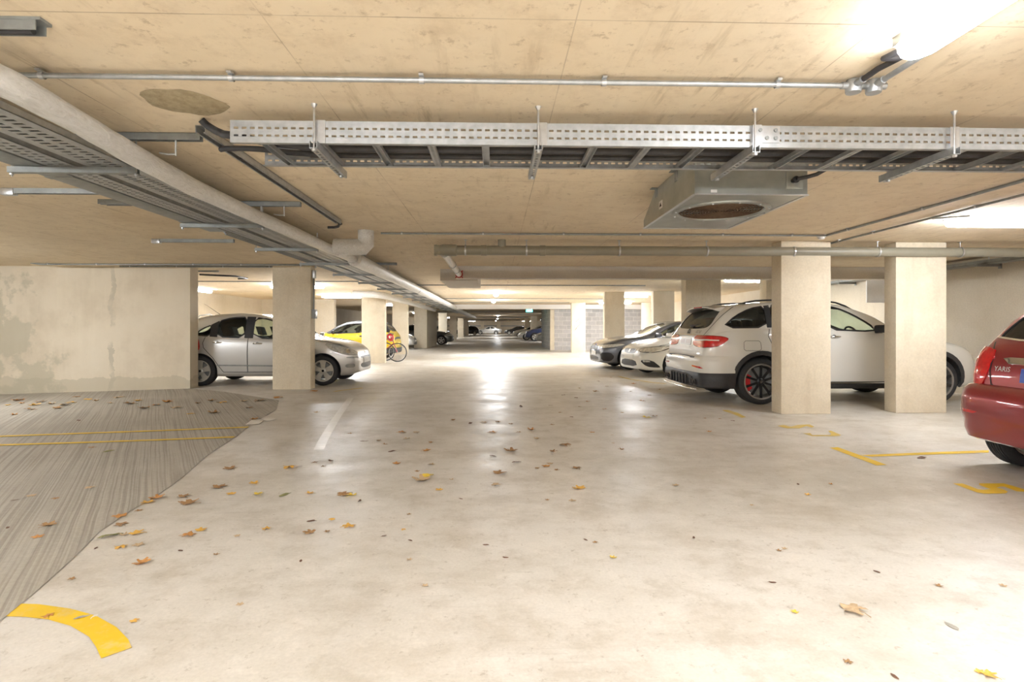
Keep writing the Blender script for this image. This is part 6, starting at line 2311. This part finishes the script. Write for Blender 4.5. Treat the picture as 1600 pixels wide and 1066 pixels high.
# ---- distant cars ------------------------------------------------------------------------
def far_car(kind, paint, name, label, px, depth, rz, group=None, z=0):
    if kind == 'hatch':
        sp = dict(W=.88, wb=2.55, wr=.31, wheel='five', tumble=.34, far=True, lod=.12,
                  top=[(-.72, .62), (-.69, .9), (-.55, 1.1), (-.2, 1.36), (.2, 1.46), (.8, 1.48), (1.2, 1.43), (1.6, 1.26), (2.05, 1.05), (2.4, .97), (2.8, .88), (3.2, .74), (3.35, .55)],
                  belt=[(-.72, .58), (-.6, .92), (0, 1.0), (1.2, .95), (2.0, .92), (2.6, .84), (3.1, .68), (3.35, .5)],
                  bot=[(-.72, .32), (0, .2), (2.5, .19), (3.35, .25)],
                  windows=[dict(poly=[(0, 1.05), (.9, 1.02), (.9, 1.37), (.35, 1.36)], rnd=1), dict(poly=[(1.0, 1.02), (1.85, .98), (1.35, 1.3), (1.0, 1.36)], rnd=1)],
                  windscreen=dict(poly=[(.68, 1.05), (.55, 1.33), (0, 1.38)], x0=1, x1=3), rearwin=dict(poly=[(.6, 1.08), (.5, 1.33), (0, 1.38)], x0=-1, x1=.2))
    elif kind == 'suv':
        sp = dict(W=.92, wb=2.7, wr=.36, wheel='five', tumble=.28, far=True, lod=.12,
                  top=[(-.85, .75), (-.82, 1.05), (-.7, 1.3), (-.5, 1.58), (-.1, 1.68), (.8, 1.72), (1.35, 1.66), (1.75, 1.48), (2.15, 1.22), (2.5, 1.14), (3.0, 1.06), (3.4, .92), (3.55, .66)],
                  belt=[(-.85, .7), (-.7, 1.1), (0, 1.2), (1.2, 1.16), (2.1, 1.12), (2.8, 1.02), (3.3, .84), (3.55, .6)],
                  bot=[(-.85, .4), (0, .28), (2.6, .27), (3.55, .34)],
                  windows=[dict(poly=[(-.4, 1.25), (.9, 1.22), (.9, 1.58), (-.1, 1.55)], rnd=1), dict(poly=[(1.0, 1.22), (1.95, 1.18), (1.5, 1.5), (1.0, 1.58)], rnd=1)],
                  windscreen=dict(poly=[(.72, 1.24), (.6, 1.54), (0, 1.6)], x0=1, x1=3), rearwin=dict(poly=[(.65, 1.2), (.55, 1.5), (0, 1.56)], x0=-1, x1=.2))
    elif kind == 'saloon':
        sp = dict(W=.9, wb=2.75, wr=.33, wheel='five', alloy='alloy', tumble=.38, far=True, lod=.12,
                  top=[(-1.0, .7), (-.97, .9), (-.8, 1.02), (-.4, 1.08), (.3, 1.36), (.8, 1.44), (1.3, 1.41), (1.75, 1.24), (2.2, 1.04), (2.8, .95), (3.3, .82), (3.5, .6)],
                  belt=[(-1.0, .66), (-.85, .92), (.3, .97), (1.2, .94), (2.2, .92), (2.8, .86), (3.3, .7), (3.5, .55)],
                  bot=[(-1.0, .34), (0, .2), (2.7, .19), (3.5, .24)],
                  windows=[dict(poly=[(.05, 1.04), (.95, 1.01), (.95, 1.34), (.55, 1.33)], rnd=1), dict(poly=[(1.05, 1.0), (2.0, .97), (1.4, 1.28), (1.05, 1.34)], rnd=1)],
                  windscreen=dict(poly=[(.7, 1.04), (.56, 1.31), (0, 1.36)], x0=1, x1=3), rearwin=dict(poly=[(.6, 1.1), (.5, 1.3), (0, 1.34)], x0=-.6, x1=.6))
    sp['paint'] = paint
    p = D(px, depth)
    c = Car(sp, name, label, (p.x, p.y, z), rz, group)
    c.body()
    c.wheels()
    v = R(-45)
    hv = lambda x, y: -math.sin(v) * x + math.cos(v) * y
    xf = c.xf
    dz = .25 if kind == 'suv' else .0
    c.panel('headlight', [(hv(x, y), z_ + dz) for x, y, z_ in [(xf - .12, -.42, .70), (xf - .12, -.42, .62), (xf - .3, -.72, .62), (xf - .5, -.84, .70), (xf - .45, -.82, .76)]], -45, 'clearlens', .008, h=.08, rnd=1)
    c.panel('grille', [(-.4, .52 + dz), (.4, .52 + dz), (.42, .64 + dz), (-.42, .64 + dz)], 0, 'grille', .008, mirror=False, h=.1)
    c.panel('lower_grille', [(-.5, .28), (.5, .28), (.46, .40), (-.46, .40)], 0, 'grille', .008, mirror=False, h=.1)
    c.panel('number_plate', [(-.26, .44), (.26, .44), (.26, .52), (-.26, .52)], 0, 'plate_w', .012, mirror=False, h=.1, rnd=0)
    c.mirror(c.sp['windows'][1]['poly'][1][0], c.sp['windows'][1]['poly'][1][1], paint)
    return c


M['badge'] = plain('bright_badge', (.8, .8, .78), .25, .3, var=0)
M['plate_mark'] = plain('pinkish_plate_stroke', (.62, .50, .46), .4, var=0)
build_silver()
build_suv()
build_red()
build_leon()
build_saloon()
build_yellow()
# dark car nosing out past the pier, its nose towards the aisle
far_car('saloon', 'p_dark', 'dark_car', 'dark grey car nosing out behind the dark pier', 708 - 3.5 * 22, 39.8, 0)
far_car('hatch', 'p_silver', 'silver_car', 'silver hatchback between the third and fourth columns', 650 - 3.4 * 27.5, 31.6, 0)
far_car('hatch', 'p_white2', 'pale_car', 'pale small car parked just beyond the blockwork corner', 838 + 3.3 * 20, 43.0, PI)
far_car('suv', 'p_blue', 'navy_suv', 'navy SUV carrying a black roof box past the blockwork', 822 + 3.5 * 17, 50.5, PI)
far_car('hatch', 'p_silver', 'silver_car', 'silver car nosing out beyond the navy SUV', 810 + 3.3 * 16, 54.2, PI)
far_car('hatch', 'p_white2', 'pale_car', 'pale car farthest along the row past the navy SUV', 803 + 3.3 * 12.8, 66.0, PI)
far_car('saloon', 'p_silver', 'silver_saloon', 'pale blue grey car parked across the far end of the aisle', 752 + 8, 103.0, 0) if False else None
sc_ = far_car('saloon', 'p_silver', 'silver_saloon', 'pale silver car parked across the far end of the aisle', 775, 98.5, PI)
far_car('hatch', 'p_black', 'black_car', 'black car at the far end beside the pale silver car', 742, 92.0, PI)
far_car('hatch', 'p_black', 'black_car', 'black car at the far end beyond the lit column', 818, 97.5, PI)
far_car('hatch', 'p_dark', 'dark_car', 'dark car in the bays at the far end, left of the aisle' if False else 'dark car in the bays near the far end by the tray side', 713 - 3.3 * 13, 70.5, 0)
# roof box on the navy SUV
p = D(822 + 3.5 * 17, 50.5)
b = MB().obox((p.x - 1.2, p.y, 1.92), (.95, 0, 0), (0, .42, 0), (0, 0, .19))
tag(b.build('roof_box', M['p_black'], bevel=.12, seg=3), 'black roof box on top of the navy SUV', 'roof box')
# ------------------------------------------------------------------ bicycles
def bicycle(x0, y, rz, frame_mat, label, basket=False):
    t = thing('bicycle', label, 'bicycle', (x0, y, 0), 'bicycles by the pale column', rz)
    t.pop('group', None) if 'group' in t else None
    ORG[t.name] = Vector((0, 0, 0))
    for x in (0, 1.06):
        w = part_empty('wheel', t, (x, 0, .335), True)
        P = [(.322 * math.cos(2 * PI * k / 36), 0, .322 * math.sin(2 * PI * k / 36)) for k in range(36)]
        MB().tube(P, .016, 8, closed=True).build('tyre', M['tyre'], w, smooth=60)
        P = [(.302 * math.cos(2 * PI * k / 36), 0, .302 * math.sin(2 * PI * k / 36)) for k in range(36)]
        b = MB().tube(P, .009, 6, closed=True)
        b.build('rim', M['zinc'], w, smooth=60)
        b = MB()
        for k in range(18):
            a = 2 * PI * k / 18
            b.cyl((.02 * math.cos(a + 1), (-1) ** k * .03, .02 * math.sin(a + 1)), (.3 * math.cos(a), 0, .3 * math.sin(a)), .0016, 4)
        b.cyl((0, -.05, 0), (0, .05, 0), .018, 10)
        b.build('spokes', M['steel'], w)
    bb, st, hd, hb = Vector((.44, 0, .29)), Vector((.30, 0, .78)), Vector((.88, 0, .82)), Vector((.93, 0, .66))
    b = MB()
    for a, c, r in ((bb, st, .016), (st, hd, .015), (bb, hb, .018), (hd, hb, .019), ((0, .05, .335), (.30, .02, .74), .008), ((0, -.05, .335), (.30, -.02, .74), .008), ((0, .05, .335), (.44, .03, .29), .01), ((0, -.05, .335), (.44, -.03, .29), .01)):
        b.cyl(a, c, r, 8)
    b.build('bicycle_frame', M[frame_mat], t, smooth=60)
    b = MB()
    for s in (-.05, .05):
        b.tube([(.93, s * .6, .66), (.97, s, .55), (1.06, s, .335)], .012, 8)
    b.build('fork', M[frame_mat], t, smooth=60)
    MB().cyl(st, (.275, 0, .88), .013, 8).obox((.25, 0, .905), (.13, 0, 0), (0, .07, 0), (0, 0, .025)).build('saddle', M['black'], t, smooth=60)
    b = MB().cyl(hd, (.86, 0, .96), .013, 8).tube([(.80, -.29, .99), (.88, -.2, 1.0), (.90, 0, .97), (.88, .2, 1.0), (.80, .29, .99)], .012, 8)
    b.build('handlebar', M['black'], t, smooth=60)
    b = MB().lathe([(.07, -.004), (.085, -.004), (.085, .004), (.07, .004)], bb + Vector((0, -.06, 0)), (0, 1, 0), 20)
    for sg in (-1, 1):
        b.bar(bb + Vector((0, sg * .07, 0)), bb + Vector((sg * .12, sg * .07, -sg * .11)), .02, .012)
        b.obox(bb + Vector((sg * .12, sg * .12, -sg * .11)), (.045, 0, 0), (0, .04, 0), (0, 0, .01))
    b.build('crank', M['dsteel'], t)
    return t


M['redframe'] = plain('dark_red_bicycle_frame', (.33, .03, .03), .35, coat=.6, var=.05)
p = D(621, 19.85)
bicycle(p.x - 1.06, p.y, 0, 'redframe', 'red framed bicycle whose wheel shows farthest out past the pale column')
p = D(602.5, 20.46)
bicycle(p.x - 1.06, p.y, 0, 'galloy', 'dark bicycle standing between the pale column and the red bicycle' if False else 'dark framed bicycle mostly hidden behind the pale column')

# ------------------------------------------------------------------ fallen leaves
def leaf_mesh(seed, lobes):
    rnd = random.Random(seed)
    n = 40
    out = []
    for k in range(n):
        a = 2 * PI * k / n
        if lobes:
            r = .30 + .20 * max(0, math.cos(2.5 * a)) ** 1.5 * (1.0 if k % 2 else .93)
            r = .27 + .23 * abs(math.cos(2.5 * a)) ** 1.4 + .035 * math.sin(13 * a + seed)
            if abs(a - PI) < .35:
                r *= .55
        else:
            r = .5 * (.42 / max(.42, math.sqrt((math.cos(a) * .42) ** 2 + (math.sin(a)) ** 2)))
            r += .02 * math.sin(11 * a + seed)
        out.append((r * math.cos(a), r * math.sin(a)))
    c1, c2, ph = rnd.uniform(.15, .45), rnd.uniform(-.2, .5), rnd.uniform(0, 6)
    vs, fs = [], []

    def zz(x, y):
        return .04 + c1 * y * y + c2 * x * x + .03 * math.sin(6 * x + ph) + .025 * math.sin(8 * y + ph) + .012 * math.cos(19 * math.atan2(y, x))
    vs.append((0, 0, zz(0, 0)))
    for f in (.5, 1.0):
        for x, y in out:
            vs.append((x * f, y * f, zz(x * f, y * f)))
    for k in range(n):
        j = (k + 1) % n
        fs.append((0, 1 + k, 1 + j))
        fs.append((1 + k, 1 + n + k, 1 + n + j, 1 + j))
    mb = MB().add(vs, fs)
    mb.tube([(-.12, 0, zz(-.12, 0)), (-.4, .03, .05), (-.62, .10, .02)], .012, 5)
    lo = min(v.z for v in mb.v)
    me = bpy.data.meshes.new('fallen_leaf')
    me.from_pydata([(v.x, v.y, v.z - lo) for v in mb.v], [], mb.f)
    for p in me.polygons:
        p.use_smooth = True
    return me


LM = [leaf_mesh(i, True) for i in range(5)] + [leaf_mesh(7 + i, False) for i in range(3)]


def leafmat(name, c1, c2):
    m, nt, b = base_mat(name)
    n = N(nt)
    f = n.noise(n.obj(), 5.0, 5, .7)
    n.link(n.ramp(f, [(.35, c1), (.65, c2)]), b.inputs['Base Color'])
    b.inputs['Roughness'].default_value = .75
    return m


LC = {'gold': leafmat('golden_leaf', (.62, .33, .05), (.76, .47, .10)), 'yellow': leafmat('yellow_leaf', (.70, .50, .05), (.82, .62, .09)), 'orange': leafmat('orange_brown_leaf', (.42, .17, .05), (.62, .32, .09)),
      'brown': leafmat('brown_leaf', (.24, .13, .055), (.42, .25, .11)), 'dark': leafmat('dark_brown_leaf', (.09, .045, .03), (.20, .10, .06)), 'green': leafmat('olive_green_leaf', (.18, .19, .07), (.33, .31, .13)), 'grey': leafmat('grey_dry_leaf', (.30, .29, .25), (.42, .40, .36)), 'tan': leafmat('tan_leaf', (.44, .31, .18), (.58, .43, .27)), 'pale': leafmat('pale_scrap', (.6, .57, .52), (.75, .72, .68))}
for me in LM:
    me.materials.append(LC['gold'])


def leaf(px, py, wpx, col, label, group=None, flat=1.0, name='fallen_leaf', var=None):
    p = F(px, py)
    s = (HY - py) / (-EYE)
    size = max(.035, wpx / s)
    i = var if var is not None else (int(px * 7 + py * 3) % 5 if col in ('gold', 'yellow', 'orange', 'brown', 'tan') else 5 + int(px) % 3)
    o = bpy.data.objects.new(name, LM[i])
    COL.objects.link(o)
    lift = .0045 if inside((p.x, p.y), [(v[0], v[1]) for v in allp]) else .001
    o.location = (p.x, p.y, p.z + lift)
    o.rotation_euler = (0, 0, (px * 1.37 + py * 2.1) % 6.28)
    o.scale = (size, size, size * flat)
    o.material_slots[0].link = 'OBJECT'
    o.material_slots[0].material = LC[col]
    return tag(o, label, 'leaf', group)


big = [
    (1334, 955, 40, 'tan', 'largest curled tan leaf alone on the pale floor', 1.5), (659, 751, 32, 'tan', 'broad tan leaf of the cluster in the middle of the aisle', 1), (667, 745, 20, 'yellow', 'yellow leaf lying on the tan cluster in mid aisle', 1.6),
    (905, 764, 22, 'gold', 'golden leaf of the pair nearest the middle of the lane, the larger', 1), (901, 732, 17, 'brown', 'brown leaf straight behind the larger golden one', 1), (895, 783, 13, 'tan', 'small tan leaf just before the larger golden one', 1),
    (780, 740, 22, 'brown', 'brown leaf between the mid aisle cluster and the golden pair', 1), (775, 758, 16, 'tan', 'tan leaf just before the brown one in mid aisle', 1), (806, 723, 15, 'dark', 'dark brown crumpled leaf in the lane', 1.6), (798, 705, 24, 'brown', 'wide flat brown leaf in the shine of the lane', .8),
    (686, 766, 13, 'gold', 'small golden leaf beside the mid aisle cluster', 1), (706, 750, 9, 'tan', 'tiny tan leaf past the mid aisle cluster', 1), (537, 773, 24, 'brown', 'brown half of the brown and yellow leaf pair', 1), (550, 775, 17, 'yellow', 'yellow half of the brown and yellow leaf pair', 1.4),
    (484, 771.5, 14, 'gold', 'golden leaf next to the round olive one', 1), (444, 774, 20, 'green', 'round olive green leaf on the pale floor', .6), (403, 773, 17, 'yellow', 'yellow leaf to one side of the round olive one', 1.2), (397, 756, 16, 'gold', 'golden leaf beyond the yellow one', 1), (361, 772, 15, 'gold', 'dull golden leaf before the large brown one', 1),
    (342, 762, 26, 'brown', 'large flat brown leaf near the edge of the ramp', .8), (295, 787, 30, 'brown', 'long brown leaf nearest the ramp edge', .8), (287, 777, 20, 'brown', 'crumpled brown leaf behind the long brown one', 1.2), (245, 779, 24, 'orange', 'orange leaf on the ramp edge, upper of a touching pair', 1.2), (231, 786, 20, 'gold', 'golden leaf on the ramp edge, lower of a touching pair', 1),
    (187, 808, 22, 'orange', 'orange brown leaf just inside the grooved ramp', 1), (189, 820, 22, 'brown', 'thin brown leaf below the orange brown one on the ramp', .7), (170, 839, 30, 'green', 'ragged dark green leaf on the ramp edge', 1.5), (214, 834, 22, 'gold', 'golden leaf next to the ragged green one', 1.1), (189, 855.5, 20, 'gold', 'golden leaf below the ragged green one', 1), (216, 852, 18, 'tan', 'tan leaf beside the golden one below the green', .8),
    (222, 881, 25, 'orange', 'orange star shaped leaf nearest the yellow curve', 1.5), (295, 836.5, 22, 'orange', 'orange brown leaf of a pair short of the ramp', 1), (314, 829, 18, 'gold', 'golden leaf of a pair short of the ramp', 1), (370, 838, 11, 'tan', 'small tan leaf between two golden ones', 1), (416, 827, 16, 'gold', 'golden crumpled leaf on the open floor', 1.6), (483, 833, 21, 'brown', 'flat brown leaf on the open floor', 1), (486, 815, 13, 'dark', 'dark reddish leaf behind the flat brown one', 1), (519, 812, 11, 'gold', 'little golden leaf beside the dark reddish one', 1.2), (545, 823, 22, 'gold', 'pale golden leaf beside the flat brown one', 1), (511, 831, 11, 'brown', 'sliver of brown leaf near the pale golden one', .7),
    (630, 828, 9, 'gold', 'tiny golden leaf alone in the pale foreground floor' if False else 'tiny golden leaf alone on the open pale floor', 1.2), (453, 731, 23, 'gold', 'golden brown leaf farthest along the ramp edge', 1.3), (359, 733, 22, 'brown', 'long brown leaf at the bend of the ramp edge', .7), (958, 872, 12, 'yellow', 'small yellow leaf on the bright empty floor', 1.2), (1055, 759, 12, 'tan', 'faint tan leaf in the empty lane before the columns', .8), (1262, 774, 10, 'gold', 'little golden leaf short of the painted T', 1.3), (1298, 757, 7, 'orange', 'tiny orange leaf beside the painted T', 1.3), (971, 703, 10, 'brown', 'brown leaf in the lane level with the dark saloon', 1.2), (1009, 653, 16, 'yellow', 'yellow leaf behind the white SUV tail', .8), (1022, 651, 12, 'brown', 'brown leaf touching the yellow one behind the SUV', 1),
    (1440, 716, 18, 'dark', 'dark crumpled leaf on the bay line by the red car', .9), (1487, 979, 24, 'grey', 'grey withered leaf on the bright floor', .5), (1546, 1056, 24, 'gold', 'golden leaf cut by the lower edge of the view', 1.2), (1531, 1051, 9, 'gold', 'crumb of golden leaf beside the one at the lower edge', 1), (1242, 957, 8, 'yellow', 'pale yellow scrap beside the largest curled leaf', 1), (491, 612, 13, 'orange', 'orange leaf against the foot of the hatchback column', 1.5), (75, 963, 18, 'orange', 'orange leaf lying on the yellow curve', 1), (128, 965, 22, 'grey', 'grey withered leaf on the yellow curve', .8), (147, 965, 15, 'pale', 'white scrap on the yellow curve', .8), (210, 971, 15, 'gold', 'pale golden leaf just outside the yellow curve', 1), (170, 706, 16, 'green', 'dark leaf on the ramp below the double yellow line', .8), (298, 647.5, 12, 'gold', 'golden leaf on the ramp above the yellow lines', 1), (334, 646, 20, 'brown', 'brown leaf on the ramp above the yellow lines', 1), (123, 658, 12, 'dark', 'dark leaf just above the double yellow line', .8), (75, 822, 24, 'brown', 'curled brown leaf among the ramp grooves', .8), (59, 840, 18, 'orange', 'orange leaf stalk among the ramp grooves', .6), (883, 696, 20, 'brown', 'brown leaf out in the lane towards the SUV, beyond the golden pair', 1), (864, 706, 13, 'brown', 'brown leaf next to the farther one in the lane', 1),
]
for px, py, w_, col, lb, fl in big:
    leaf(px, py, w_, col, lb, None, fl)
drift = [(34, 631), (64, 629), (137, 625), (100, 634), (47, 641), (22, 649), (225, 639), (112, 630), (172, 631), (203, 632), (244, 634), (309, 631), (347, 630), (381, 628), (406, 627), (434, 622), (390, 638), (55, 634), (80, 632), (150, 627), (262, 629), (330, 627), (12, 634), (186, 622), (120, 621), (28, 627), (90, 639), (215, 627), (275, 638)]
for i, (px, py) in enumerate(drift):
    leaf(px, py, 9 + (i * 7) % 11, ('orange', 'brown', 'gold', 'tan', 'brown')[i % 5], 'dry brown leaf in the drift along the foot of the stained wall', 'leaves along the stained wall', 1.2)
mid = [(547, 678), (570, 690), (592, 689), (628, 676), (636, 686), (601, 695), (612, 706), (673, 692), (666, 705), (650, 676), (492, 723), (517, 721), (506, 729), (620, 725), (675, 726), (652, 737), (770, 713), (811, 676), (770, 676), (756, 661), (778, 660), (814, 636), (839, 732), (853, 729), (859, 725), (870, 735), (562, 784), (855, 782), (397, 656), (495, 645), (708, 657), (735, 662), (798, 663), (830, 672), (839, 686), (863, 664)]
for i, (px, py) in enumerate(mid):
    leaf(px, py, (9, 12, 8, 14, 11)[i % 5], ('brown', 'dark', 'brown', 'orange', 'tan')[i % 5], 'small brown leaf scattered over the middle of the lane', 'leaves scattered over the lane', 1.1)
frb = [(906, 636), (860, 634), (905, 607), (930, 612), (948, 604), (965, 622), (985, 612), (1003, 627), (1030, 609), (935, 596), (955, 590), (918, 628), (875, 645), (893, 652), (957, 680), (925, 676), (1101, 654), (1145, 658), (1060, 618), (945, 640), (972, 645), (880, 618), (1045, 640), (990, 600), (1015, 618), (900, 622), (958, 693), (1108, 675), (1125, 655)]
for i, (px, py) in enumerate(frb):
    leaf(px, py, (6, 8, 5, 9)[i % 4], ('brown', 'dark', 'tan', 'orange')[i % 4], 'leaf fleck on the yellowish floor before the parked white cars', 'leaf flecks before the white cars', 1.0)
grv = [(144, 700), (48, 776), (22, 783), (87, 780), (140, 763), (12, 826), (217, 798), (194, 836), (150, 857), (112, 905)]
for i, (px, py) in enumerate(grv):
    leaf(px, py, (12, 15, 10)[i % 3], ('brown', 'tan', 'dark')[i % 3], 'withered leaf scrap caught in the ramp grooves', 'leaf scraps on the ramp', .7)
opn = [(641, 845), (639, 804), (664, 916), (759, 852), (790, 872), (1217, 861), (1226, 858), (1084, 841), (915, 844), (1325, 1035), (640, 875), (470, 877), (282, 861), (338, 867), (375, 945), (1207, 911), (1370, 894), (1467, 916), (1567, 916), (720, 780), (1398, 1058), (930, 848), (1175, 790), (1247, 757), (600, 838)]
for i, (px, py) in enumerate(opn):
    leaf(px, py, (6, 8, 5, 9)[i % 4], ('dark', 'brown', 'tan', 'dark')[i % 4], 'tiny dark leaf crumb on the open pale floor', 'leaf crumbs on the pale floor', .8)
